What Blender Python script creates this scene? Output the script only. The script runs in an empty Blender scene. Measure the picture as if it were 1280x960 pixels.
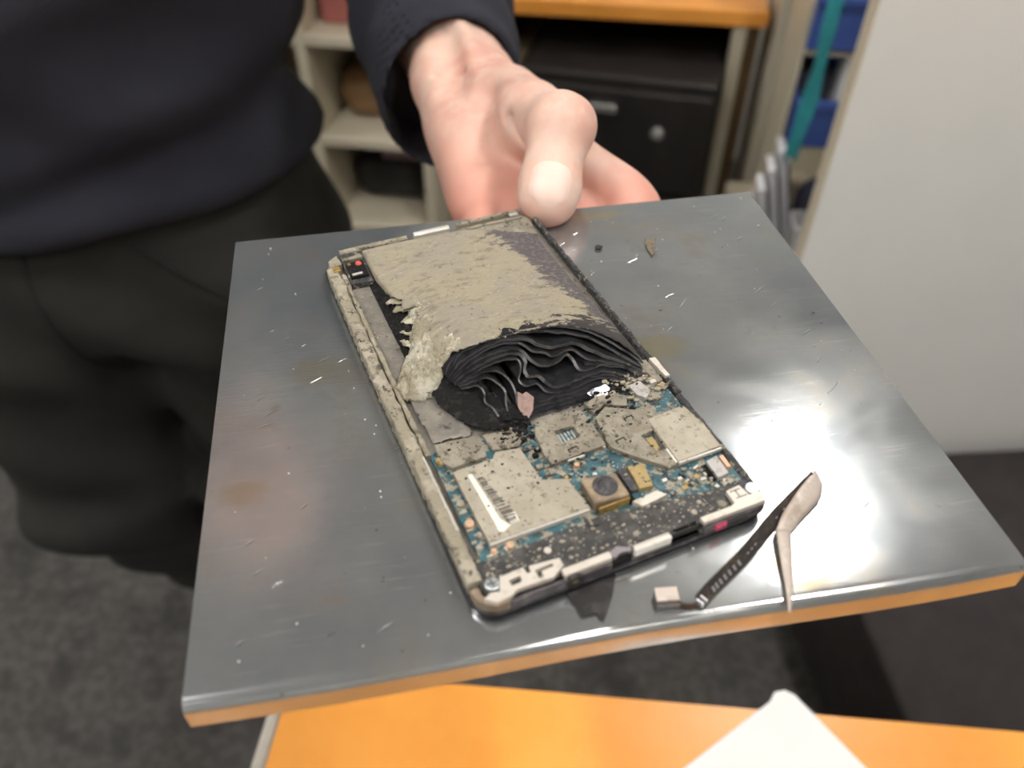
import bpy, bmesh, math, random
import numpy as np
from mathutils import Vector, Matrix, noise
from mathutils.geometry import tessellate_polygon
random.seed(7)
scene = bpy.context.scene
COL = scene.collection
# ------------------------------------------------------------------ camera
ZP = 1.05                       # height of the plate's top above the floor
CAMZ = ZP + 0.17044
cam_d = bpy.data.cameras.new('camera'); cam = bpy.data.objects.new('camera', cam_d); COL.objects.link(cam)
cam.location = (0, 0, CAMZ); cam.rotation_euler = (math.radians(90 - 44.135), 0, 0)
cam_d.sensor_width = 36; cam_d.lens = 36 * 1000 / 1280
cam_d.clip_start = 0.01; cam_d.clip_end = 30
cam_d.dof.use_dof = True; cam_d.dof.focus_distance = 0.252; cam_d.dof.aperture_fstop = 8.5
scene.camera = cam
# ------------------------------------------------------------------ world, exposure
w = bpy.data.worlds.new('world'); scene.world = w; w.use_nodes = True
w.node_tree.nodes['Background'].inputs[0].default_value = (0.9, 0.95, 1, 1)
w.node_tree.nodes['Background'].inputs[1].default_value = 0.3
LIGHT = 48.0                    # radiance of the fluorescent diffusers
scene.view_settings.view_transform = 'Standard'; scene.view_settings.look = 'None'
scene.view_settings.exposure = 1.28; scene.view_settings.gamma = 1
scene.view_settings.use_curve_mapping = False

# ------------------------------------------------------------------ materials
def newmat(name):
    m = bpy.data.materials.new(name); m.use_nodes = True
    return m, m.node_tree, m.node_tree.nodes, m.node_tree.links, m.node_tree.nodes['Principled BSDF']
def c4(c): return (c[0], c[1], c[2], 1)
def plain(name, col, rough=0.6, metal=0.0, emit=None, estr=1, spec=0.5, sss=0):
    m, t, n, l, b = newmat(name)
    b.inputs['Base Color'].default_value = c4(col); b.inputs['Roughness'].default_value = rough
    b.inputs['Metallic'].default_value = metal; b.inputs['Specular IOR Level'].default_value = spec
    if emit: b.inputs['Emission Color'].default_value = c4(emit); b.inputs['Emission Strength'].default_value = estr
    return m
def noise_node(n, l, src, scale, detail=4, rough=0.6, dist=0):
    x = n.new('ShaderNodeTexNoise'); x.inputs['Scale'].default_value = scale
    x.inputs['Detail'].default_value = detail; x.inputs['Roughness'].default_value = rough
    x.inputs['Distortion'].default_value = dist
    l.new(src, x.inputs['Vector']); return x.outputs['Fac']
def ramp(n, l, src, lo, hi):
    r = n.new('ShaderNodeMapRange'); r.inputs['From Min'].default_value = lo; r.inputs['From Max'].default_value = hi
    l.new(src, r.inputs['Value']); return r.outputs['Result']
def mixc(n, l, fac, a, b):
    x = n.new('ShaderNodeMix'); x.data_type = 'RGBA'
    if isinstance(fac, float): x.inputs[0].default_value = fac
    else: l.new(fac, x.inputs[0])
    for i, v in ((6, a), (7, b)):
        if isinstance(v, tuple): x.inputs[i].default_value = c4(v)
        else: l.new(v, x.inputs[i])
    return x.outputs[2]
def coords(n, l, scale=None, rot=None):
    tc = n.new('ShaderNodeTexCoord')
    if scale is None and rot is None: return tc.outputs['Object']
    mp = n.new('ShaderNodeMapping')
    if scale: mp.inputs['Scale'].default_value = scale
    if rot: mp.inputs['Rotation'].default_value = rot
    l.new(tc.outputs['Object'], mp.inputs['Vector']); return mp.outputs['Vector']
def bump(n, l, b, h, strength, dist):
    x = n.new('ShaderNodeBump'); x.inputs['Strength'].default_value = strength; x.inputs['Distance'].default_value = dist
    l.new(h, x.inputs['Height']); l.new(x.outputs['Normal'], b.inputs['Normal'])
def mottled(name, layers, rough=0.7, metal=0.0, bmp=None, rough2=None, spec=.5):
    """layers: first a colour, then (colour, scale, lo, hi) blends by noise"""
    m, t, n, l, b = newmat(name); v = coords(n, l)
    col = layers[0]
    for i, (c, sc, lo, hi) in enumerate(layers[1:]):
        f = noise_node(n, l, coords(n, l, rot=(0.3 * i, 0.7 * i, 1.1 * i)), sc, 5, 0.65)
        col = mixc(n, l, ramp(n, l, f, lo, hi), col, c)
    if isinstance(col, tuple): b.inputs['Base Color'].default_value = c4(col)
    else: l.new(col, b.inputs['Base Color'])
    b.inputs['Roughness'].default_value = rough; b.inputs['Metallic'].default_value = metal; b.inputs['Specular IOR Level'].default_value = spec
    if rough2:
        f = noise_node(n, l, v, rough2[0], 4); r = n.new('ShaderNodeMapRange')
        r.inputs['From Min'].default_value = .3; r.inputs['From Max'].default_value = .7
        r.inputs['To Min'].default_value = rough; r.inputs['To Max'].default_value = rough2[1]
        l.new(f, r.inputs['Value']); l.new(r.outputs['Result'], b.inputs['Roughness'])
    if bmp: bump(n, l, b, noise_node(n, l, v, bmp[0], 5, 0.65), bmp[1], bmp[2])
    return m
ASH = (0.36, 0.315, 0.24); ASHD = (0.16, 0.14, 0.105); SOOT = (0.010, 0.0095, 0.0095)
M = {}
M['ash'] = mottled('ash', [ASH, ((0.47, 0.42, 0.33), 160, .48, .62), (ASHD, 420, .56, .66), ((.05, .045, .04), 700, .62, .68)], .85, 0, (900, .8, .0014))
M['rail'] = mottled('rail_ash', [(0.34, 0.30, 0.225), ((0.45, 0.405, 0.325), 120, .5, .62), (ASHD, 260, .54, .62), ((.04, .04, .04), 380, .60, .66)], .8, 0, (900, .8, .0014))
M['dark_rail'] = mottled('dark_rail', [(0.035, 0.036, 0.038), ((0.42, 0.37, 0.29), 330, .57, .64), ((.12, .11, .10), 700, .5, .65)], .7, 0, (900, .8, .0012))
M['crust'] = mottled('crust', [(0.43, 0.38, 0.27), ((0.72, 0.68, 0.56), 120, .47, .60), ((.17, .145, .10), 260, .57, .66), ((.08, .07, .05), 420, .64, .70)], .8, 0, (700, 1, .002))
M['shield'] = mottled('shield_ash', [(0.345, 0.31, 0.245), ((0.42, 0.38, 0.31), 90, .42, .62), ((.20, .17, .13), 500, .57, .66), ((.035, .03, .03), 620, .655, .69)], .55, 0.25, (800, .5, .0003))
M['shield_rough'] = mottled('shield_rough', [(0.265, 0.235, 0.185), ((0.36, 0.325, 0.26), 160, .44, .60), ((.12, .10, .075), 380, .54, .63), ((.03, .025, .02), 520, .61, .66)], .8, 0.05, (700, .9, .0014))
M['pcb'] = mottled('circuit_board', [(0.020, 0.080, 0.105), ((0.032, 0.115, 0.145), 260, .45, .6), ((.30, .265, .20), 330, .51, .58), ((.03, .035, .035), 420, .57, .62)], .45, 0, (800, .5, .0004))
M['black_mod'] = mottled('black_module', [(0.026, 0.025, 0.025), ((0.075, 0.07, 0.066), 300, .45, .65), ((.32, .28, .23), 420, .635, .67)], .6, 0, (900, .5, .0003))
M['soot'] = mottled('soot', [SOOT, ((0.04, 0.035, 0.03), 420, .52, .68)], .75, 0, (900, .9, .0014), spec=.25)
M['layer'] = mottled('electrode', [(0.016, 0.016, 0.019), ((0.008, 0.008, 0.009), 300, .45, .6), ((.06, .05, .04), 260, .66, .74)], .7, 0.0, (900, .5, .0003), spec=.12)  # near-black sheet faces: shade of the gaps put into the colour
M['inner'] = mottled('electrode_top', [(0.010, 0.011, 0.015), ((0.022, 0.022, 0.028), 120, .5, .65)], .4, 0.0, spec=.3)
M['lit_edge'] = mottled('electrode_lit_edge', [(0.125, 0.122, 0.128), ((.045, .042, .045), 300, .5, .62), ((.28, .22, .165), 240, .60, .70)], .45, .25, (900, .5, .0003))  # paler front edges: light caught there put into the colour
M['tray'] = mottled('tray', [(0.20, 0.185, 0.165), ((.30, .275, .235), 130, .45, .65), ((.07, .06, .05), 300, .6, .7)], .45, .35, (700, .4, .0003))
M['glass'] = plain('display_glass', (0.010, 0.010, 0.012), .12)
M['bracket'] = mottled('pale_metal', [(0.60, 0.55, 0.49), ((.42, .37, .31), 300, .55, .7)], .45, .2, (900, .3, .0002))
M['lilac'] = mottled('anodised_edge', [(0.26, 0.23, 0.25), ((.14, .12, .13), 200, .5, .66)], .38, .5)
M['skirt'] = mottled('front_edge', [(0.085, 0.075, 0.08), ((.20, .175, .185), 160, .52, .66)], .4, .3)
M['whitebar'] = mottled('white_metal', [(0.66, 0.63, 0.58), ((.5, .46, .40), 250, .55, .7)], .35, .3)
M['screw'] = mottled('screw_metal', [(0.62, 0.68, 0.70), ((.3, .33, .34), 900, .5, .6)], .3, .7)
M['gold'] = mottled('gold', [(0.55, 0.37, 0.12), ((.30, .2, .08), 700, .52, .62)], .35, .6)
M['copper'] = mottled('copper_pad', [(0.62, 0.38, 0.26), ((.45, .36, .25), 500, .5, .62)], .5, .2)
M['pink'] = mottled('pink_plastic', [(0.52, 0.055, 0.12), ((.38, .04, .09), 500, .5, .6)], .5)
M['pinkflake'] = mottled('brown_flake', [(0.30, 0.19, 0.165), ((.22, .14, .12), 300, .5, .6)], .6)
M['silver'] = mottled('silver_flake', [(0.62, 0.62, 0.66), ((.06, .06, .07), 420, .56, .62)], .35, .5)
M['paperw'] = plain('label_paper', (0.78, 0.74, 0.66), .7)
M['ink'] = plain('label_ink', (0.06, 0.055, 0.05), .8)
M['brownsq'] = mottled('scorched_plastic', [(0.22, 0.165, 0.115), ((.34, .26, .17), 260, .5, .64)], .55, .1, (700, .5, .0003))
M['grommet'] = mottled('dark_disc', [(0.035, 0.034, 0.038), ((.10, .095, .095), 420, .5, .64)], .4, .2, (800, .5, .0003))
M['ychip'] = mottled('yellow_chip', [(0.36, 0.26, 0.11), ((.12, .09, .05), 420, .55, .62)], .6, 0, (700, .6, .0003))
M['greyconn'] = mottled('grey_connector', [(0.42, 0.40, 0.39), ((.28, .25, .23), 300, .5, .65)], .5, .2)
M['led'] = plain('red_lens', (0.75, 0.13, 0.10), .25)
M['purple'] = None

def battery_material():
    m, t, n, l, b = newmat('battery_casing')
    tc = n.new('ShaderNodeTexCoord'); sep = n.new('ShaderNodeSeparateXYZ'); l.new(tc.outputs['Object'], sep.inputs[0])
    st = coords(n, l, scale=(1, 2.2, 1), rot=(0, 0, .5))
    f1 = noise_node(n, l, st, 130, 6, .7); f2 = noise_node(n, l, tc.outputs['Object'], 60, 3); f3 = noise_node(n, l, tc.outputs['Object'], 650, 4, .7)
    ash = mixc(n, l, ramp(n, l, f2, .4, .6), (0.40, 0.355, 0.285), (0.44, 0.39, 0.275))
    ash = mixc(n, l, ramp(n, l, f1, .52, .68), ash, (.25, .215, .16))
    ash = mixc(n, l, ramp(n, l, f3, .61, .68), ash, (.15, .125, .10))
    ash = mixc(n, l, ramp(n, l, noise_node(n, l, coords(n, l, scale=(1, 3, 1), rot=(0, 0, .5)), 300, 6, .75), .55, .66), ash, (.52, .475, .37))
    bare = mixc(n, l, ramp(n, l, f3, .5, .7), (0.125, 0.108, 0.112), (.26, .23, .22))
    # flaked-off strip: edge runs from (60,136) to (74,78) mm, u + 0.16 v
    def math_(op, a, bb):
        x = n.new('ShaderNodeMath'); x.operation = op
        for i, q in enumerate((a, bb)):
            if isinstance(q, (int, float)): x.inputs[i].default_value = q
            else: l.new(q, x.inputs[i])
        return x.outputs[0]
    u = math_('MULTIPLY', sep.outputs[0], 1000); v = math_('MULTIPLY', sep.outputs[1], 1000)
    d = math_('SUBTRACT', math_('ADD', u, math_('MULTIPLY', v, .20)), 85.0)
    d = math_('ADD', d, math_('MULTIPLY', math_('SUBTRACT', f1, .5), 34))
    d = math_('ADD', d, math_('MULTIPLY', math_('SUBTRACT', f3, .5), 10))
    back = math_('MULTIPLY', math_('MAXIMUM', math_('SUBTRACT', v, 137), 0), -.9)   # less bare at the far end
    d = math_('ADD', d, back)
    col = mixc(n, l, ramp(n, l, d, -1.2, 1.2), ash, bare)
    # soot by the burst mouth
    e = math_('SUBTRACT', 85.0, v); e = math_('ADD', e, math_('MULTIPLY', math_('SUBTRACT', f1, .5), 70))
    e = math_('SUBTRACT', e, math_('MULTIPLY', math_('ABSOLUTE', math_('SUBTRACT', u, 60.0), 0), .30))
    col = mixc(n, l, ramp(n, l, e, 5.5, 8), col, (.055, .048, .048))
    l.new(col, b.inputs['Base Color']); b.inputs['Roughness'].default_value = .75
    fb = noise_node(n, l, st, 420, 6, .75); mx = n.new('ShaderNodeMath'); mx.operation = 'ADD'; l.new(f1, mx.inputs[0]); l.new(fb, mx.inputs[1])
    bump(n, l, b, mx.outputs[0], .9, .0014)
    return m
M['battery'] = battery_material()

def steel():
    m, t, n, l, b = newmat('worn_steel')
    o = coords(n, l)
    f1 = noise_node(n, l, o, 14, 5, .6); f2 = noise_node(n, l, o, 34, 6, .7, .4); f3 = noise_node(n, l, o, 260, 3)
    sc = noise_node(n, l, coords(n, l, scale=(1, 16, 1), rot=(0, 0, .55)), 40, 5, .75)
    col = mixc(n, l, ramp(n, l, f1, .38, .62), (0.31, 0.335, 0.36), (0.44, 0.455, 0.46))
    col = mixc(n, l, ramp(n, l, f2, .52, .66), col, (.36, .35, .325))
    col = mixc(n, l, ramp(n, l, noise_node(n, l, coords(n, l, rot=(0, 0, 1.7)), 26, 4), .66, .72), col, (.28, .255, .20))
    col = mixc(n, l, ramp(n, l, f3, .70, .74), col, (.16, .14, .11))
    col = mixc(n, l, ramp(n, l, sc, .58, .74), col, (.52, .53, .535))
    for (sx, sy, a, bb, cc) in ((.135, .1735, .022, .004, (.42, .38, .29)), (.030, .103, .014, .010, (.36, .345, .30)), (.010, .058, .010, .007, (.37, .35, .30)), (.148, .006, .009, .006, (.33, .28, .2)), (.140, .012, .006, .004, (.33, .28, .2)), (.135, .095, .018, .010, (.40, .38, .29))):
        mp = n.new('ShaderNodeMapping'); mp.vector_type = 'POINT'; mp.inputs['Location'].default_value = (-sx / a, -sy / bb, 0); mp.inputs['Scale'].default_value = (1 / a, 1 / bb, 0); l.new(o, mp.inputs['Vector'])
        ln = n.new('ShaderNodeVectorMath'); ln.operation = 'LENGTH'; l.new(mp.outputs['Vector'], ln.inputs[0])
        ad = n.new('ShaderNodeMath'); ad.operation = 'ADD'; l.new(ln.outputs['Value'], ad.inputs[0]); l.new(noise_node(n, l, o, 180, 5, .7), ad.inputs[1])
        col = mixc(n, l, ramp(n, l, ad.outputs[0], 1.35, .85), col, cc)
    l.new(col, b.inputs['Base Color']); b.inputs['Metallic'].default_value = .78
    r = n.new('ShaderNodeMapRange'); r.inputs['From Min'].default_value = .3; r.inputs['From Max'].default_value = .7
    r.inputs['To Min'].default_value = .10; r.inputs['To Max'].default_value = .20
    l.new(f2, r.inputs['Value']); l.new(r.outputs['Result'], b.inputs['Roughness'])
    bump(n, l, b, sc, .05, .0004)
    return m
M['steel'] = steel()
M['scratch'] = plain('bright_scratch', (.8, .8, .8), .25, 1)
M['stain'] = mottled('rust_stain', [(0.36, 0.33, 0.27), ((.26, .23, .17), 600, .5, .6)], .4, .7)
M['char'] = mottled('brown_char', [(0.16, 0.13, 0.09), ((.09, .07, .05), 600, .5, .6)], .7)
M['speck'] = plain('char_speck', (.03, .028, .025), .8)
M['fleck'] = plain('pale_fleck', (.6, .58, .52), .7)
M['cable'] = mottled('flex_cable', [(0.035, 0.03, 0.028), ((.085, .065, .05), 500, .5, .64)], .35, .1)
M['pads'] = plain('tinned_pad', (.52, .52, .56), .3, .7)
M['film'] = mottled('kraft_film', [(0.50, 0.43, 0.38), ((.38, .31, .26), 120, .5, .66), ((.62, .56, .50), 220, .55, .7)], .45, .1, (300, .3, .0005))
M['scorch'] = mottled('scorched_film', [(0.022, 0.02, 0.02), ((.05, .045, .045), 200, .5, .65)], .55, spec=.25)

def skin():
    m, t, n, l, b = newmat('skin')
    o = coords(n, l)
    f1 = noise_node(n, l, o, 28, 3); f2 = noise_node(n, l, o, 110, 4); f3 = noise_node(n, l, coords(n, l, scale=(1.6, 1, 1)), 900, 4, .7)
    col = mixc(n, l, ramp(n, l, f1, .38, .64), (0.74, 0.50, 0.41), (0.68, 0.37, 0.30))
    col = mixc(n, l, ramp(n, l, f2, .45, .68), col, (.76, .54, .45))
    tc = n.new('ShaderNodeTexCoord'); sp = n.new('ShaderNodeSeparateXYZ'); l.new(tc.outputs['Object'], sp.inputs[0])
    pm_ = n.new('ShaderNodeMath'); pm_.operation = 'MULTIPLY'; pm_.use_clamp = True
    l.new(ramp(n, l, sp.outputs[1], .365, .295), pm_.inputs[0]); l.new(ramp(n, l, sp.outputs[2], ZP + .010, ZP - .004), pm_.inputs[1])
    col = mixc(n, l, pm_.outputs[0], col, (.66, .325, .255))        # ruddy palm
    l.new(col, b.inputs['Base Color']); b.inputs['Roughness'].default_value = .48
    b.inputs['Subsurface Weight'].default_value = .25
    b.inputs['Subsurface Radius'].default_value = (1, .35, .2); b.inputs['Subsurface Scale'].default_value = .004
    bump(n, l, b, f3, .25, .0004)
    return m
M['skin'] = skin()
M['nail'] = plain('nail', (.84, .62, .54), .38)
def cloth(name, c1, c2, sc, fine):
    return mottled(name, [c1, (c2, sc, .42, .62)], .92, 0, (fine, .5, .002))
M['sweater'] = cloth('navy_knit', (.012, .0135, .024), (.018, .020, .032), 9, 700)
M['trousers'] = cloth('dark_trousers', (.014, .0145, .0135), (.021, .021, .019), 8, 900)
M['seam'] = plain('trouser_seam', (.009, .009, .009), .9)
M['shoe'] = plain('shoe_leather', (.012, .011, .011), .5)
M['hair'] = plain('hair', (.05, .035, .025), .7)
M['tableo'] = mottled('orange_laminate', [(0.88, 0.36, 0.062), ((.90, .38, .07), 30, .4, .6)], .30)
M['edge'] = mottled('table_edging', [(0.50, 0.47, 0.42), ((.44, .41, .37), 20, .4, .6)], .5)
M['cream'] = mottled('cream_laminate', [(0.66, 0.60, 0.47), ((.62, .56, .435), 6, .4, .6)], .5)
M['white'] = mottled('white_laminate', [(0.88, 0.88, 0.86), ((.86, .86, .84), 5, .4, .6)], .5)
M['whiteedge'] = plain('beige_edging', (.74, .66, .52), .5)
M['olive'] = mottled('brown_board', [(0.15, 0.12, 0.07), ((.19, .15, .09), 12, .4, .6)], .6)
M['brown'] = mottled('brown_wood', [(0.10, 0.055, 0.018), ((.13, .075, .028), 14, .4, .6)], .5)
M['blackcab'] = mottled('black_metal', [(0.014, 0.012, 0.012), ((.02, .017, .016), 20, .4, .6)], .45)
M['blackbox'] = mottled('black_fabric', [(0.026, 0.022, 0.023), ((.036, .03, .03), 25, .4, .6)], .85, 0, (500, .4, .002))
M['chrome'] = plain('chrome', (.75, .75, .75), .25, .9)
M['blue'] = mottled('blue_plastic', [(0.055, 0.11, 0.42), ((.07, .14, .48), 12, .4, .6)], .4)
M['teal'] = mottled('teal_strap', [(0.035, 0.34, 0.40), ((.045, .39, .45), 60, .4, .6)], .7, 0, (900, .4, .001))
M['navy'] = cloth('navy_pouch', (.02, .02, .045), (.03, .03, .055), 20, 500)
M['paper'] = plain('white_paper', (.95, .95, .95), .8)
M['bookw'] = plain('white_cover', (.72, .72, .76), .6)
M['bookd'] = plain('dark_gap_and_box', (.10, .10, .13), .6)  # dark tone of the booklet gaps and of the dark box
M['brownpk'] = mottled('brown_wrap', [(0.26, 0.15, 0.07), ((.20, .11, .05), 18, .4, .6)], .25)
M['rose'] = mottled('rose_card', [(0.42, 0.14, 0.12), ((.36, .11, .10), 14, .4, .6)], .6)
M['darkbag'] = cloth('dark_bag', (.03, .03, .028), (.045, .04, .04), 14, 400)
M['mauve'] = plain('mauve_box', (.25, .17, .20), .6)
M['carpet'] = mottled('grey_carpet', [(0.075, 0.071, 0.069), ((.115, .108, .104), 60, .42, .6), ((.05, .048, .047), 14, .5, .64)], .95, 0, (320, .7, .004))
M['wall'] = mottled('wall_paint', [(0.60, 0.60, 0.57), ((.57, .57, .54), 3, .4, .6)], .8)
M['ceil'] = mottled('ceiling_paint', [(0.62, 0.62, 0.60), ((.59, .59, .57), 4, .4, .6)], .85)
def clear():
    m, t, n, l, b = newmat('clear_plastic')
    b.inputs['Base Color'].default_value = (.80, .79, .80, 1); b.inputs['Roughness'].default_value = .15
    b.inputs['Alpha'].default_value = .38
    return m
M['clear'] = clear()
M['lamp'] = plain('lamp_diffuser', (.9, .9, .9), .5, 0, (1, .97, .92), LIGHT)
M['housing'] = plain('lamp_housing', (.75, .75, .75), .5)

# ------------------------------------------------------------------ helpers
def link(o, parent=None):
    COL.objects.link(o)
    if parent is not None: o.parent = parent
    return o
def tag(o, label, cat, group=None):
    o['label'] = label; o['category'] = cat
    if group: o['group'] = group
    return o
def empty(name, loc=(0, 0, 0), rz=0):
    o = bpy.data.objects.new(name, None); o.empty_display_size = .02
    o.location = loc; o.rotation_euler = (0, 0, rz); return link(o)
def mobj(name, verts, faces, mat, parent=None, smooth=False, loc=None, rz=0):
    me = bpy.data.meshes.new(name); me.from_pydata([tuple(map(float, v)) for v in verts], [], [tuple(int(i) for i in f) for f in faces]); me.update()
    bm = bmesh.new(); bm.from_mesh(me); bmesh.ops.recalc_face_normals(bm, faces=bm.faces); bm.to_mesh(me); bm.free()
    if mat is not None: me.materials.append(M[mat] if isinstance(mat, str) else mat)
    if smooth: me.polygons.foreach_set('use_smooth', [True] * len(me.polygons))
    o = bpy.data.objects.new(name, me)
    if loc is not None: o.location = loc
    o.rotation_euler = (0, 0, rz)
    return link(o, parent)
def bev(o, wd, seg=2, ang=35):
    b = o.modifiers.new('bevel', 'BEVEL'); b.width = wd; b.segments = seg; b.limit_method = 'ANGLE'; b.angle_limit = math.radians(ang)
    return o
def struct(o): o['kind'] = 'structure'; return o
class MB:
    def __init__(s): s.v = []; s.f = []
    def add(s, v, f):
        n = len(s.v); s.v += [tuple(p) for p in v]; s.f += [tuple(i + n for i in q) for q in f]; return s
    def box(s, x0, x1, y0, y1, z0, z1):
        v = [(x, y, z) for z in (z0, z1) for y in (y0, y1) for x in (x0, x1)]
        return s.add(v, [(0, 2, 3, 1), (4, 5, 7, 6), (0, 1, 5, 4), (2, 6, 7, 3), (0, 4, 6, 2), (1, 3, 7, 5)])
    def prism(s, loops, z0, z1):
        """loops: outer outline then holes, all 2D"""
        flat = [p for lp in loops for p in lp]; n = len(flat)
        tris = tessellate_polygon([[Vector((p[0], p[1], 0)) for p in lp] for lp in loops])
        v = [(p[0], p[1], z0) for p in flat] + [(p[0], p[1], z1) for p in flat]
        f = [tuple(t) for t in tris] + [tuple(i + n for i in t) for t in tris]
        k = 0
        for lp in loops:
            for i in range(len(lp)):
                a, b = k + i, k + (i + 1) % len(lp); f.append((a, b, b + n, a + n))
            k += len(lp)
        return s.add(v, f)
    def cyl(s, c, r, z0, z1, seg=20, r1=None):
        r1 = r if r1 is None else r1
        v = [(c[0] + r * math.cos(2 * math.pi * i / seg), c[1] + r * math.sin(2 * math.pi * i / seg), z0) for i in range(seg)]
        v += [(c[0] + r1 * math.cos(2 * math.pi * i / seg), c[1] + r1 * math.sin(2 * math.pi * i / seg), z1) for i in range(seg)]
        f = [tuple(range(seg))[::-1], tuple(range(seg, 2 * seg))] + [(i, (i + 1) % seg, seg + (i + 1) % seg, seg + i) for i in range(seg)]
        return s.add(v, f)
    def build(s, name, mat, parent=None, scale=1, smooth=False, **k):
        return mobj(name, [(a * scale, b * scale, c * scale) for a, b, c in s.v], s.f, mat, parent, smooth, **k)
def rrect(x0, x1, y0, y1, r, seg=6):
    p = []
    for cx, cy, a0 in ((x1 - r, y1 - r, 0), (x0 + r, y1 - r, 90), (x0 + r, y0 + r, 180), (x1 - r, y0 + r, 270)):
        for i in range(seg + 1):
            a = math.radians(a0 + 90 * i / seg); p.append((cx + r * math.cos(a), cy + r * math.sin(a)))
    return p
def ragged(pts, step, amp, seed=0, keep=None):
    out = []
    for i, a in enumerate(pts):
        b = pts[(i + 1) % len(pts)]; n = max(1, int(math.dist(a, b) / step))
        for k in range(n):
            t = k / n; x, y = a[0] + (b[0] - a[0]) * t, a[1] + (b[1] - a[1]) * t
            out.append((x + amp * noise.noise((x * .9, y * .9, seed)), y + amp * noise.noise((x * .9, y * .9, seed + 9))))
    return out
def lerp(a, b, t): return a + (b - a) * t
def interp(pts, x, k=1):
    """piecewise linear, pts sorted by first item"""
    return float(np.interp(x, [p[0] for p in pts], [p[k] for p in pts]))
def smoothpath(pts, n):
    P = np.array(pts, float); m = len(P)
    d = np.r_[0, np.cumsum(np.linalg.norm(np.diff(P, axis=0), axis=1))]
    out = []
    for q in np.linspace(0, d[-1], n):
        i = min(max(np.searchsorted(d, q) - 1, 0), m - 2); t = (q - d[i]) / max(d[i + 1] - d[i], 1e-9)
        p0, p1, p2, p3 = P[max(i - 1, 0)], P[i], P[i + 1], P[min(i + 2, m - 1)]
        out.append(.5 * ((2 * p1) + (p2 - p0) * t + (2 * p0 - 5 * p1 + 4 * p2 - p3) * t * t + (3 * p1 - p0 - 3 * p2 + p3) * t ** 3))
    return np.array(out)

# signed-distance modelling (smooth unions meshed by surface nets)
def grid(lo, hi, h):
    ax = [np.arange(a, b + h, h, dtype=np.float32) for a, b in zip(lo, hi)]
    X = np.stack(np.meshgrid(*ax, indexing='ij'), -1); return X, np.array(lo, np.float32), h
def seg(P, a, b, ra, rb, axis=None, flat=1.0):
    a = np.array(a, np.float32); b = np.array(b, np.float32); ab = b - a
    t = np.clip(((P - a) @ ab) / float(ab @ ab), 0, 1)
    q = P - a - t[..., None] * ab
    if axis is not None:
        nx = np.array(axis, np.float32); nx /= np.linalg.norm(nx); c = q @ nx
        q = q + ((flat - 1) * c)[..., None] * nx
    return np.sqrt((q * q).sum(-1)) - (ra + (rb - ra) * t)
def smin(a, b, k):
    h = np.maximum(k - np.abs(a - b), 0) / k; return np.minimum(a, b) - h * h * k * .25
def smax(a, b, k): return -smin(-a, -b, k)
def nets(F, lo, h):
    F = F.astype(np.float32); s = F < 0; nx, ny, nz = F.shape
    C = (nx - 1, ny - 1, nz - 1); acc = np.zeros(C + (3,), np.float32); cnt = np.zeros(C, np.float32)
    cor = [(i, j, k) for i in (0, 1) for j in (0, 1) for k in (0, 1)]
    def sub(A, c): return A[c[0]:c[0] + nx - 1, c[1]:c[1] + ny - 1, c[2]:c[2] + nz - 1]
    for a in cor:
        for ax in range(3):
            if a[ax]: continue
            b = list(a); b[ax] = 1
            fa, fb = sub(F, a), sub(F, b); cr = (fa < 0) != (fb < 0)
            t = np.where(cr, fa / np.where(cr, fa - fb, 1), 0)
            for q in range(3): acc[..., q] += np.where(cr, a[q] + (t if q == ax else 0), 0)
            cnt += cr
    act = cnt > 0; idx = -np.ones(C, np.int64); idx[act] = np.arange(act.sum())
    ijk = np.argwhere(act).astype(np.float32)
    V = (ijk + acc[act] / cnt[act][:, None]) * h + lo
    faces = []
    for ax in range(3):
        o1, o2 = [q for q in range(3) if q != ax]
        sl0 = [slice(None)] * 3; sl1 = [slice(None)] * 3
        sl0[ax] = slice(0, -1); sl1[ax] = slice(1, None)
        ch = s[tuple(sl0)] != s[tuple(sl1)]
        pt = np.argwhere(ch); ok = (pt[:, o1] > 0) & (pt[:, o2] > 0) & (pt[:, o1] < C[o1]) & (pt[:, o2] < C[o2]); pt = pt[ok]
        neg = s[tuple(pt.T)]
        def cell(d1, d2):
            q = pt.copy(); q[:, o1] -= d1; q[:, o2] -= d2; return idx[tuple(q.T)]
        f = np.stack([cell(1, 1), cell(0, 1), cell(0, 0), cell(1, 0)], 1)
        flip = neg if ax != 1 else ~neg
        f[~flip] = f[~flip][:, ::-1]; faces.append(f)
    return V, np.concatenate(faces)
def sdfmesh(name, parts, mat, parent=None, loc=None):
    V = []; Fc = []; n = 0
    for v, f in parts: V.append(v); Fc.append(f + n); n += len(v)
    V = np.concatenate(V); Fc = np.concatenate(Fc)
    me = bpy.data.meshes.new(name); me.from_pydata(V.tolist(), [], Fc.tolist()); me.update()
    me.polygons.foreach_set('use_smooth', [True] * len(me.polygons)); me.materials.append(M[mat])
    o = bpy.data.objects.new(name, me)
    if loc: o.location = loc
    return link(o, parent)

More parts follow.
